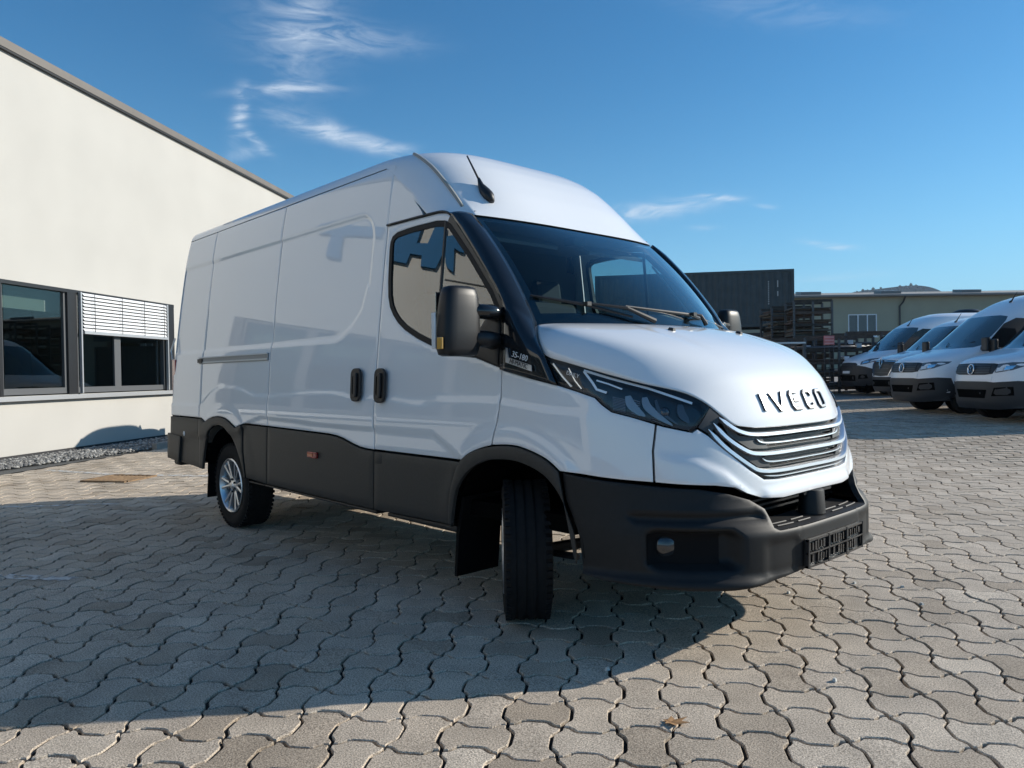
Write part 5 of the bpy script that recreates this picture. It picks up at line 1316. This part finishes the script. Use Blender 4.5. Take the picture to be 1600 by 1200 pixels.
    for s in (-1, 1):
        b = surf(np.array([A(s*.02+.12, st['wiper'])]), np.array([.03]))[0]; e = surf(np.array([A(s*.02+(.02 if s < 0 else .70), st['wiper']+.10)]), np.array([.03]))[0]
        MB().tube([b, e], .008, 5).build('wiper', BLACK, rt)
    if st.get('emblem'):
        y0, z0, rr, kind = st['emblem']; c = Vector(surf(np.array([A(.0, z0)]), np.array([.035]))[0]); em = empty('emblem', parent=rt)
        up = Vector((-.12, 0, 1)).normalized(); rt_ = Vector((0, 1, 0)); nn = rt_.cross(up)
        to = lambda u, v, h=0.0: c+rt_*u+up*v+nn*h
        if kind == 'vw':
            V = []; K = 28
            m = MB(); m.tube([to(rr*math.cos(2*math.pi*k/K), rr*math.sin(2*math.pi*k/K)) for k in range(K+1)], .012, 6, cap=False); m.build('ring', CHROME, em, smooth=True)
            L = rr*.86
            for nm, pts in (('letter', [(-.50, .78), (0, .06), (.50, .78)]), ('letter', [(-.92, .36), (-.45, -.72), (0, .02), (.45, -.72), (.92, .36)])):
                MB().tube([to(u*rr*.95, v*rr*.95, .004) for u, v in pts], .010, 6).build(nm, CHROME, em)
        else:
            m = MB(); m.tube([to(u*rr, v*rr*1.5) for u, v in ((0, 1), (.72, 0), (0, -1), (-.72, 0), (0, 1))], .016, 6, cap=False); m.build('diamond', CHROME, em)
    # antenna
    zt = ztop-.04
    if st['ant'] is None: return rt
    p = surf(np.array([A(.28, st['ant'])]), np.array([.0]))[0]; MB().tube([Vector(p), Vector(p)+Vector((-.04, 0, .05)), Vector(p)+Vector((-.16, 0, .24))], [.035, .016, .005], 6).build('antenna', BLACK, rt)
    return rt
CRAFTER = dict(wb=3.64, rear=-4.85, q=3.6, depth=.75,
    xn=[(.2, .86), (.34, .94), (.70, .97), (.80, .965), (.95, .945), (1.08, .905), (1.16, .85), (1.22, .72), (1.30, .45), (1.38, .16), (1.42, .02), (1.60, -.20), (1.85, -.48), (2.12, -.80), (2.25, -1.0), (2.45, -1.36), (2.56, -1.65), (2.62, -1.9)],
    w=[(.2, .96), (.5, 1.0), (1.0, 1.01), (1.4, .985), (1.9, .93), (2.2, .89), (2.45, .83), (2.55, .74), (2.62, .5)],
    wind=[(0, 1.405), (.50, 1.41), (.80, 1.425), (.845, 1.46), (.77, 2.0), (.73, 2.09), (.60, 2.12), (0, 2.13)],
    sidewin=[[(-.30, 1.42), (-1.30, 1.38), (-1.30, 2.02), (-1.02, 2.04), (-.75, 1.92), (-.38, 1.52)]],
    bumper=[(0, .25), (.60, .25), (.90, .29), (.985, .40), (.985, .77), (.90, .785), (.60, .76), (.45, .775), (0, .775)],
    grille=[(0, .90), (.40, .90), (.56, .92), (.60, 1.0), (.62, 1.10), (.52, 1.115), (0, 1.125)], slats=[.945, .99, 1.035, 1.08], slat_w=.50,
    head=[(.60, .945), (.64, .94), (.84, .985), (.955, 1.08), (.965, 1.125), (.80, 1.13), (.63, 1.105)],
    lampbits=[('reflector', [(.625, .955), (.73, .975), (.73, 1.04), (.635, 1.03)], CLEARLENS), ('reflector', [(.745, .985), (.84, 1.01), (.86, 1.07), (.755, 1.06)], CHROME)],
    extra=[('intake', [(.55, .50), (.86, .52), (.86, .68), (.62, .66)], VOID, .024)],
    extra_c=[('white_bar', [(0, .80), (.56, .80), (.56, .875), (0, .875)], CLEARLENS, .012), ('lower_grille', [(0, .46), (.40, .46), (.46, .62), (0, .62)], VOID, .024)],
    mirror=(1.46, -.22), emblem=(0, 1.005, .095, 'vw'), wiper=1.45, ant=2.42)
CRAFTER['extra_c'][0] = ('white_bar', [(0, .80), (.56, .80), (.56, .875), (0, .875)], WHITE2, .012)
DUCATO = dict(wb=3.8, rear=-5.0, q=3.4, depth=.80,
    xn=[(.2, .84), (.34, .92), (.60, .95), (.85, .93), (1.0, .89), (1.10, .80), (1.18, .62), (1.26, .38), (1.32, .18), (1.36, .06), (1.6, -.22), (1.9, -.56), (2.08, -.78), (2.2, -1.0), (2.4, -1.42), (2.5, -1.8)],
    w=[(.2, .96), (.5, 1.01), (1.0, 1.02), (1.4, .985), (1.9, .94), (2.2, .91), (2.4, .84), (2.5, .55)],
    wind=[(0, 1.335), (.55, 1.345), (.83, 1.37), (.86, 1.42), (.79, 1.95), (.74, 2.04), (.6, 2.06), (0, 2.07)],
    sidewin=[[(-.22, 1.36), (-1.25, 1.33), (-1.25, 1.98), (-.98, 2.0), (-.72, 1.88), (-.32, 1.48)]],
    bumper=[(0, .26), (.7, .26), (.96, .34), (1.0, .45), (.99, .74), (.80, .86), (.62, .90), (0, .93)],
    grille=[(0, .88), (.5, .87), (.55, .94), (.45, .985), (0, 1.0)], slats=[.92, .955], slat_w=.42,
    head=[(.66, .92), (.80, .95), (.93, 1.02), (.985, 1.10), (.96, 1.135), (.80, 1.10), (.66, 1.02)],
    lampbits=[('reflector', [(.70, .95), (.83, .985), (.86, 1.05), (.74, 1.02)], CHROME), ('reflector', [(.86, 1.0), (.93, 1.05), (.94, 1.09), (.87, 1.06)], CLEARLENS)],
    extra=[('fog_pocket', [(.62, .48), (.86, .50), (.84, .62), (.66, .62)], VOID, .026)], extra_c=[('intake', [(0, .42), (.5, .42), (.52, .60), (0, .60)], VOID, .024), ('plate', [(0, .655), (.24, .655), (.24, .735), (0, .735)], WHITE2, .03)],
    mirror=(1.42, -.18), wiper=1.39, ant=2.12)
MASTER = dict(DUCATO); MASTER.update(wb=3.7, rear=-4.6,
    xn=[(.2, .86), (.34, .94), (.62, .96), (.85, .95), (1.05, .92), (1.15, .86), (1.22, .66), (1.29, .36), (1.34, .14), (1.37, .03), (1.6, -.24), (1.9, -.58), (2.02, -.74), (2.12, -.95), (2.22, -1.3), (2.28, -1.7)],
    w=[(.2, .96), (.5, 1.01), (1.0, 1.02), (1.4, .985), (1.9, .94), (2.1, .90), (2.2, .82), (2.28, .55)],
    wind=[(0, 1.355), (.55, 1.365), (.83, 1.385), (.86, 1.43), (.80, 1.88), (.75, 1.97), (.6, 1.99), (0, 2.0)],
    bumper=[(0, .26), (.7, .26), (.96, .34), (1.0, .45), (.98, .70), (.70, .68), (.5, .66), (0, .66)],
    grille=[(0, .68), (.40, .70), (.50, .85), (.58, 1.02), (.56, 1.10), (0, 1.13)], slats=[.78, .88, .98], slat_w=.40,
    head=[(.60, .96), (.70, .90), (.80, .90), (.90, 1.0), (.96, 1.12), (.80, 1.13), (.60, 1.10)],
    lampbits=[('reflector', [(.64, .97), (.74, .94), (.82, .98), (.84, 1.06), (.68, 1.05)], CHROME)],
    extra=[('chrome_strip', [(.385, .69), (.405, .69), (.515, .85), (.60, 1.03), (.58, 1.03), (.495, .85)], CHROME, .03), ('chrome_strip', [(.12, 1.085), (.58, 1.065), (.58, 1.085), (.12, 1.105)], CHROME, .03)],
    extra_c=[('intake', [(0, .40), (.5, .40), (.52, .58), (0, .58)], VOID, .024)], emblem=(0, 1.03, .10, 'diamond'), ant=2.10, sidewin=[[(-.22, 1.38), (-1.25, 1.35), (-1.25, 1.92), (-.98, 1.94), (-.72, 1.84), (-.32, 1.48)]])
HEAD = R(227)
def place(x, y): return (x, y, float(gz(x, y)))
bg_van('parked_van', 'white van with round silver emblem cut off by the right picture edge', place(-1.26, 13.69), HEAD, CRAFTER)
bg_van('parked_van', 'tall white van with round silver emblem, whole front in view, second from the right edge', place(-3.09, 15.29), HEAD, CRAFTER)
bg_van('parked_van', 'low roofed white van with silver diamond emblem squeezed between two taller vans', place(-4.80, 18.58), HEAD, MASTER)
bg_van('parked_van', 'white van with dark bumper and small plate, farthest of the parked row beside the racks', place(-6.91, 21.36), HEAD, DUCATO)
# one more hidden behind the white van: its shadow lies on the pale wall
_c = W0+WT*4.10+WN*2.73
bg_van('parked_van', 'low roofed white van facing the pale wall, hidden behind the big white van', place(float(_c[0]), float(_c[1])), R(219), dict(MASTER, ant=None))

# ------------------------------------------------------------------ containers, racks and hall behind
def container(label, o, rz, L, H, mats, cor=True, name='shipping_container'):
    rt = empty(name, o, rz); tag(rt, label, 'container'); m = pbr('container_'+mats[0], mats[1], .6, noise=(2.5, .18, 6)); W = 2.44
    def corr(sign):
        xs = []; p = .28; x = .12; prof = []
        while x < L-.12:
            prof += [(x, 0), (x+.07, .0), (x+.12, .036), (x+.21, .036), (x+.26, 0)]; x += p
        V = []; 
        for x, d in prof: V += [(min(x, L-.1), sign*(W/2-.05+d*.9), .16), (min(x, L-.1), sign*(W/2-.05+d*.9), H-.12)]
        return mesh('side_panel', V, [(2*i, 2*i+2, 2*i+3, 2*i+1) for i in range(len(prof)-1)], m, rt)
    corr(-1); corr(1)
    for x in (.06, L-.06):
        for s in (-1, 1): MB().box((x, s*(W/2-.06), H/2), (.12, .12, H)).build('corner_post', m, rt)
    for s in (-1, 1):
        MB().box((L/2, s*(W/2-.04), H-.06), (L-.24, .08, .118)).build('top_rail', m, rt); MB().box((L/2, s*(W/2-.04), .08), (L-.24, .08, .158)).build('bottom_rail', m, rt)
    MB().box((L/2, 0, H-.02), (L-.24, W-.16, .03)).build('roof', m, rt); MB().box((L/2, 0, .14), (L-.24, W-.16, .03)).build('floor', m, rt)
    for x in (.05, L-.05): MB().box((x, 0, H/2), (.05, W-.24, H-.3)).build('end_panel', m, rt)
    if cor:
        w = pbr('stencil_pale', (.42, .42, .40), .7); rng = np.random.RandomState(4); st = MB()
        for k in range(11): st.box((L-1.12, -W/2-.004, H-.55-k*.10), (.05, .006, .055))
        st.build('stencil_marks', w, rt)['kind'] = 'stuff'
        for z, h in ((H-.55, .30), (H-1.0, .22)): MB().box((L-.72, -W/2-.004, z-.1), (.05, .006, h)).build('stencil_stroke', w, rt)
    return rt
# right end of the long side at about (-13.5, 29.2), left end further left
cd = math.atan2(29.18-26.15, -13.48+17.54)
cg = float(gz(-16, 28))
ca, sa_ = math.cos(cd), math.sin(cd)
L_ = 9.0; ox, oy = -13.48-ca*L_-(-sa_)*(-1.22), 29.18-sa_*L_-ca*(-1.22)
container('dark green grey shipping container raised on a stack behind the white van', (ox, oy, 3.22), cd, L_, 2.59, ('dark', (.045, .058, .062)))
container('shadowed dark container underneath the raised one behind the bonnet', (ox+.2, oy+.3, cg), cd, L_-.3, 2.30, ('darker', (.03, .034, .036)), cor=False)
def bearers():
    for k in range(4):
        t = .6+k*2.5; o = MB().box((0, 0, 0), (.24, 2.5, .22)).build('timber_bearer', pbr('old_timber', (.14, .095, .06), .85, noise=(4, .3)))
        o.location = (ox+ca*t, oy+sa_*t, cg+2.30+.12); o.rotation_euler = (0, 0, cd); o.dimensions = o.dimensions
        tag(o, ['leftmost timber bearer under the raised dark container', 'second timber bearer from the left under the raised dark container', 'third timber bearer from the left under the raised dark container', 'rightmost timber bearer under the raised dark container'][k], 'timber', 'timber bearers between the containers')
bearers()
WOOD = [pbr('rack_wood_%s' % n, c, .85, noise=(5, .3)) for n, c in (('brown', (.10, .075, .050)), ('grey', (.105, .100, .085)), ('red', (.085, .052, .038)), ('dark', (.045, .038, .030)))]
STEEL = pbr('rack_steel', (.10, .10, .10), .5, metal=.4); RUST = pbr('rack_rust', (.085, .060, .045), .8, noise=(8, .3))
def rack(label, o, rz, L, D, levels, pitch, seed, fill, z0=.15):
    rt = empty('storage_rack', o, rz); tag(rt, label, 'rack', 'storage racks full of timber and pipes'); rng = np.random.RandomState(seed); H = z0+levels*pitch
    for x in (-L/2, 0, L/2):
        for y in (-D/2, D/2): MB().box((x, y, H/2), (.07, .07, H)).build('upright', STEEL, rt)
    for k in range(levels+1):
        z = z0+k*pitch
        for y in (-D/2, D/2): MB().box((0, y-.01, z), (L, .05, .09)).build('beam', WOOD[3] if k % 2 else RUST, rt)
        if k == levels: break
        if fill == 'boards':
            n = rng.randint(3, 6)
            for j in range(n):
                h = .035+rng.rand()*.05; zz = z+.05+j*.055
                if zz > z+pitch-.12: break
                MB().box((rng.normal(0, .08), rng.normal(0, .05), zz+h/2), (L*rng.uniform(.85, 1.04), D*rng.uniform(.7, 1.0), h*.8), Matrix.Rotation(rng.normal(0, .02), 3, 'Z')).build('board', WOOD[rng.randint(0, 3)], rt)
        else:
            for j in range(rng.randint(5, 9)):
                y = -D/2+D*(j+.5)/8; r_ = rng.uniform(.025, .06); MB().tube([(-L/2+rng.uniform(-.2, .3), y, z+.05+r_), (L/2+rng.uniform(-.3, .25), y, z+.05+r_+rng.uniform(-.01, .03))], r_, 8).build('pipe', [STEEL, RUST, ALU, PLASTIC][rng.randint(0, 4)], rt, smooth=True)
            for j in range(rng.randint(1, 4)):
                MB().box((rng.uniform(-L/2, L/2)*.9, -D/2+.1, z+.14), (.16, .14, .14)).build('block', [WHITE2, WOOD[1], ALU][rng.randint(0, 3)], rt)
    return rt
rz = R(45)
def rp(px, D):
    v = _d+_r*((px-800)/FPX); p = Vector(CAMLOC)+v*D; return (p.x, p.y, float(gz(p.x, p.y)))
rack('tall timber rack standing in front of the dark container end', rp(1264, 28), R(42), 1.35, 1.1, 7, .44, 1, 'boards')
rack('leaning stack of boards against the dark container, left of the tall timber rack', rp(1228, 29.5), R(48), 1.5, 1.2, 7, .40, 2, 'boards', .3)
rack('low rack of pipes behind the bonnet, left of the parked vans', rp(1300, 25.5), R(44), 2.2, 1.3, 4, .42, 3, 'pipes')
rack('low pipe rack standing beside the farthest parked van', rp(1365, 26), R(46), 2.4, 1.2, 4, .45, 5, 'pipes')
rack('low pipe rack half hidden behind the bonnet', rp(1225, 26.5), R(44), 1.8, 1.2, 4, .42, 6, 'pipes')
def red_board():
    p = Vector(rp(1296, 24.6)); rt = empty('red_board', p, R(47)); tag(rt, 'faded red and white board on two thin legs standing among the racks', 'board'); zc = 1.24+(572-527)/FPX*24.6-p.z
    m = pbr('faded_red', (.68, .20, .18), .6, noise=(4, .2)); MB().box((0, 0, zc), (.34, .03, .30)).build('panel', m, rt)
    for k in (-.10, .0, .10): MB().box((0, -.017, zc+k), (.30, .006, .03)).build('stripe', pbr('pale_red', (.75, .38, .35), .6), rt)
    for x in (-.15, .0, .15): MB().box((x, 0, (zc-.15)/2), (.015, .015, zc-.15)).build('leg', STEEL, rt)
red_board()
def table():
    p = Vector(rp(1215, 24)); rt = empty('work_table', p, R(44)); tag(rt, 'bare steel work table standing just behind the white bonnet', 'table'); h = 1.24+(571-530)/FPX*24-p.z
    MB().box((0, 0, h), (1.5, .9, .05)).build('table_top', ALU, rt)
    for x in (-.7, .7):
        for y in (-.4, .4): MB().box((x, y, h/2), (.06, .06, h-.05)).build('leg', STEEL, rt)
table()
def hall():
    a = Vector((-20.01, 42.71)); b = Vector((-11.21, 52.14)); t = (b-a).normalized(); n = Vector((t.y, -t.x)); ang = math.atan2(t.y, t.x); g = float(gz(-15, 46)); rt = empty('hall_building', (a.x, a.y, g), ang)
    tag(rt, 'low olive beige hall with a shallow pale roof behind the parked vans', 'building')
    m = pbr('hall_render', (.36, .34, .25), .85, noise=(.8, .06, 5)); X0, X1, H = -14.0, 40.0, 5.80-g; u0, u1, z0, z1 = 3.28, 5.12, 3.28-g, 4.72-g
    def q(x0, x1, za, zb, y=0): return [(x0, y, za), (x1, y, za), (x1, y, zb), (x0, y, zb)]
    V = []; F = []
    for f in (q(X0, u0, 0, H), q(u1, X1, 0, H), q(u0, u1, 0, z0), q(u0, u1, z1, H), [(X0, 14, 0), (X0, 0, 0), (X0, 0, H), (X0, 14, H)], [(X1, 0, 0), (X1, 14, 0), (X1, 14, H), (X1, 0, H)], q(X0, X1, 0, H, 14)): F.append(tuple(range(len(V), len(V)+4))); V += f
    mesh('wall', V, F, m, rt)
    rm = pbr('hall_roof', (.36, .33, .28), .7, noise=(2, .12)); e = .40
    V = [(X0-.3, -e, H-.02), (X1+.3, -e, H-.02), (X1+.3, 7, H+.85), (X0-.3, 7, H+.85), (X0-.3, 14+e, H), (X1+.3, 14+e, H)]; V += [(x, y, z+.16) for x, y, z in V]
    ro = mesh('roof', V, [(0, 1, 2, 3), (3, 2, 5, 4), (6, 9, 8, 7), (9, 10, 11, 8), (0, 6, 7, 1), (4, 5, 11, 10), (0, 3, 9, 6), (3, 4, 10, 9), (1, 7, 8, 2), (2, 8, 11, 5)], rm, rt)
    MB().tube([(X0, -e-.05, H+.06), (X1, -e-.05, H+.06)], .08, 6).build('gutter', pbr('gutter_grey', (.20, .20, .19), .5), ro)
    for x in (1.2, 6.4, 11.6, 16.8, 22): 
        s = empty('skylight', (x, 2.2, H+.55), 0, ro); MB().box((0, 0, 0), (1.25, 1.0, .16), Matrix.Rotation(R(6), 3, 'X')).build('dome', pbr('skylight_grey', (.16, .18, .19), .3), s) if False else None
        MB().box((x, 1.2, H+.42), (1.3, 1.0, .20), Matrix.Rotation(R(7), 3, 'X')).build('skylight', pbr('skylight_grey', (.16, .18, .19), .3), ro)
        bpy.data.objects.remove(s)
    w = MB(); 
    for x in (u0+.03, u0+.63, u0+1.23, u1-.03): w.box((x, .05, (z0+z1)/2), (.06, .08, z1-z0))
    for z in (z0+.03, z1-.03): w.box(((u0+u1)/2, .05, z), (u1-u0-.06, .078, .06))
    f = w.build('window', WHITE2, rt)
    for k in range(3): MB().box((u0+.33+k*.60, .07, (z0+z1)/2), (.54, .02, z1-z0-.1)).build('pane', pbr('hall_pane', (.06, .07, .075), .12, coat=.5), f)
    MB().box(((u0+u1)/2, -.03, z0-.03), (u1-u0+.1, .10, .05)).build('sill', WHITE2, f)
    MB().tube([(6.75, -e, H+.02), (6.72, -.15, H-.35), (6.55, -.06, H-.6), (6.55, -.06, .1)], .055, 8).build('downpipe', pbr('downpipe_dark', (.05, .05, .05), .5), rt)
    # air unit on the tail of the roof line
    return rt
hall()
def roof_vent():
    # black roof fan on the farthest van
    p = place(-6.91, 21.36); L = Vector((math.cos(HEAD), math.sin(HEAD))); c = Vector((p[0], p[1]))-L*2.9
    o = MB().lathe([(0, .15), (.20, .14), (.34, .06), (.36, 0), (0, 0)], 20, 'Z').build('roof_fan', BLACK, None, smooth=True, sharp=50); o.location = (c.x, c.y, p[2]+2.49); o.scale = (1.3, 1.0, 1); tag(o, 'flat black roof fan sitting on the farthest white van', 'roof vent')
roof_vent()
def hill():
    rng = np.random.RandomState(9); V = []; F = []; n = 120
    c = Vector(CAMLOC); 
    for i in range(n+1):
        px = 1150+i*5.2; dv = pixdir(px, 572); dv = Vector((dv.x, dv.y)).normalized(); D = 1250
        t = (px-1378)/150; h = 9+109*math.exp(-t**4*.9)*1.02+13*math.exp(-((px-1500)/120)**2*.5)
        V += [(c.x+dv.x*D, c.y+dv.y*D, -2), (c.x+dv.x*(D+40), c.y+dv.y*(D+40), h-4), (c.x+dv.x*(D+500), c.y+dv.y*(D+500), h*.4)]
    F = [(3*i+k, 3*i+3+k, 3*i+4+k, 3*i+1+k) for i in range(n) for k in (0, 1)]
    hm = pbr('hill_woodland', (.030, .048, .045), 1, noise=(.05, .25))
    tag(mesh('hill', V, F, hm, smooth=True), kind='structure')
    ico = np.array([(0, 0, 1), (.89, 0, .45), (.28, .85, .45), (-.72, .53, .45), (-.72, -.53, .45), (.28, -.85, .45), (.72, .53, -.45), (-.28, .85, -.45), (-.89, 0, -.45), (-.28, -.85, -.45), (.72, -.53, -.45), (0, 0, -1)])
    fc = [(0, 1, 2), (0, 2, 3), (0, 3, 4), (0, 4, 5), (0, 5, 1), (1, 6, 2), (2, 7, 3), (3, 8, 4), (4, 9, 5), (5, 10, 1), (6, 7, 2), (7, 8, 3), (8, 9, 4), (9, 10, 5), (10, 6, 1), (11, 7, 6), (11, 8, 7), (11, 9, 8), (11, 10, 9), (11, 6, 10)]
    Vs = []; Fs = []
    for k in range(1400):
        i = rng.uniform(0, n); j = int(i); f = i-j; t = rng.rand()**.6; a = np.array(V[3*j])*(1-f)+np.array(V[3*min(j+1, n)])*f; b = np.array(V[3*j+1])*(1-f)+np.array(V[3*min(j+1, n)+1])*f; p = a+(b-a)*t
        s = rng.uniform(1.6, 3.2); Vs.append(ico*(1+rng.normal(0, .15, ico.shape))*[s, s, s*1.2]+p+[0, 0, s*.5]); Fs += [tuple(q+12*k for q in g) for g in fc]
    tag(mesh('woodland', np.concatenate(Vs), Fs, hm), kind='stuff')
hill()
# ------------------------------------------------------------------ small litter on the paving
def leaf():
    V = [(0, 0, .004)]; n = 14; rng = np.random.RandomState(1)
    for k in range(n): a = 2*math.pi*k/n; r_ = (.038 if k % 2 else .020)*(1+.5*math.cos(a)); V.append((r_*math.cos(a)*1.3, r_*math.sin(a), .004+rng.uniform(0, .012)))
    o = mesh('dry_leaf', V, [(0, k+1, (k+1) % n+1) for k in range(n)], pbr('dry_leaf', (.36, .20, .09), .7, noise=(60, .3))); o.modifiers.new('t', 'SOLIDIFY').thickness = .0012
    tag(o, 'curled dry brown leaf lying on a sunlit paver in the foreground', 'leaf'); return o
lf = leaf(); lf.location = (1.02, -1.27, .002)
def pix0(px, py):
    v = _d+_r*((px-800)/FPX)-_u*((py-600)/FPX); t = -CAMLOC[2]/v.z; return Vector(CAMLOC)+v*t
p = pix0(1047, 1131); lf.location = (p.x, p.y, .002); lf.rotation_euler = (0, 0, .8)
STONES = {(949, 1047): 'small pale stone in a joint right at the shadow edge', (1304, 1064): 'small pale stone low in the sunlit paving right of the brown leaf', (1410, 918): 'small pale stone in the sunlit paving right of the bumper',
          (1232, 927): 'small pale stone just below the number plate holder', (1440, 945): 'rightmost small pale stone in the sunlit paving', (1335, 912): 'small pale stone below the right end of the bumper'}
for px, py in ((949, 1047), (1304, 1064), (1410, 918), (1232, 927), (1440, 945), (1335, 912)):
    p = pix0(px, py); o = MB().box((0, 0, .006), (.022, .015, .012), None, .6).build('pebble', pbr('pale_pebble', (.55, .54, .50), .8)); o.location = (p.x, p.y, 0); o.rotation_euler = (0, 0, px*.7)
    tag(o, STONES[(px, py)], 'stone', 'small pale stones on the paving')

# ------------------------------------------------------------------ the air
def haze():
    m, n, o = newmat('air'); v = n.nodes.new('ShaderNodeVolumePrincipled'); v.inputs['Color'].default_value = (.70, .85, 1, 1); v.inputs['Density'].default_value = .00022; v.inputs['Anisotropy'].default_value = .0
    n.links.new(v.outputs[0], o.inputs['Volume']); o_ = MB().span((-2150, -2150, -1.2), (2150, 2150, 150)).build('haze', m); tag(o_, kind='stuff')
haze()
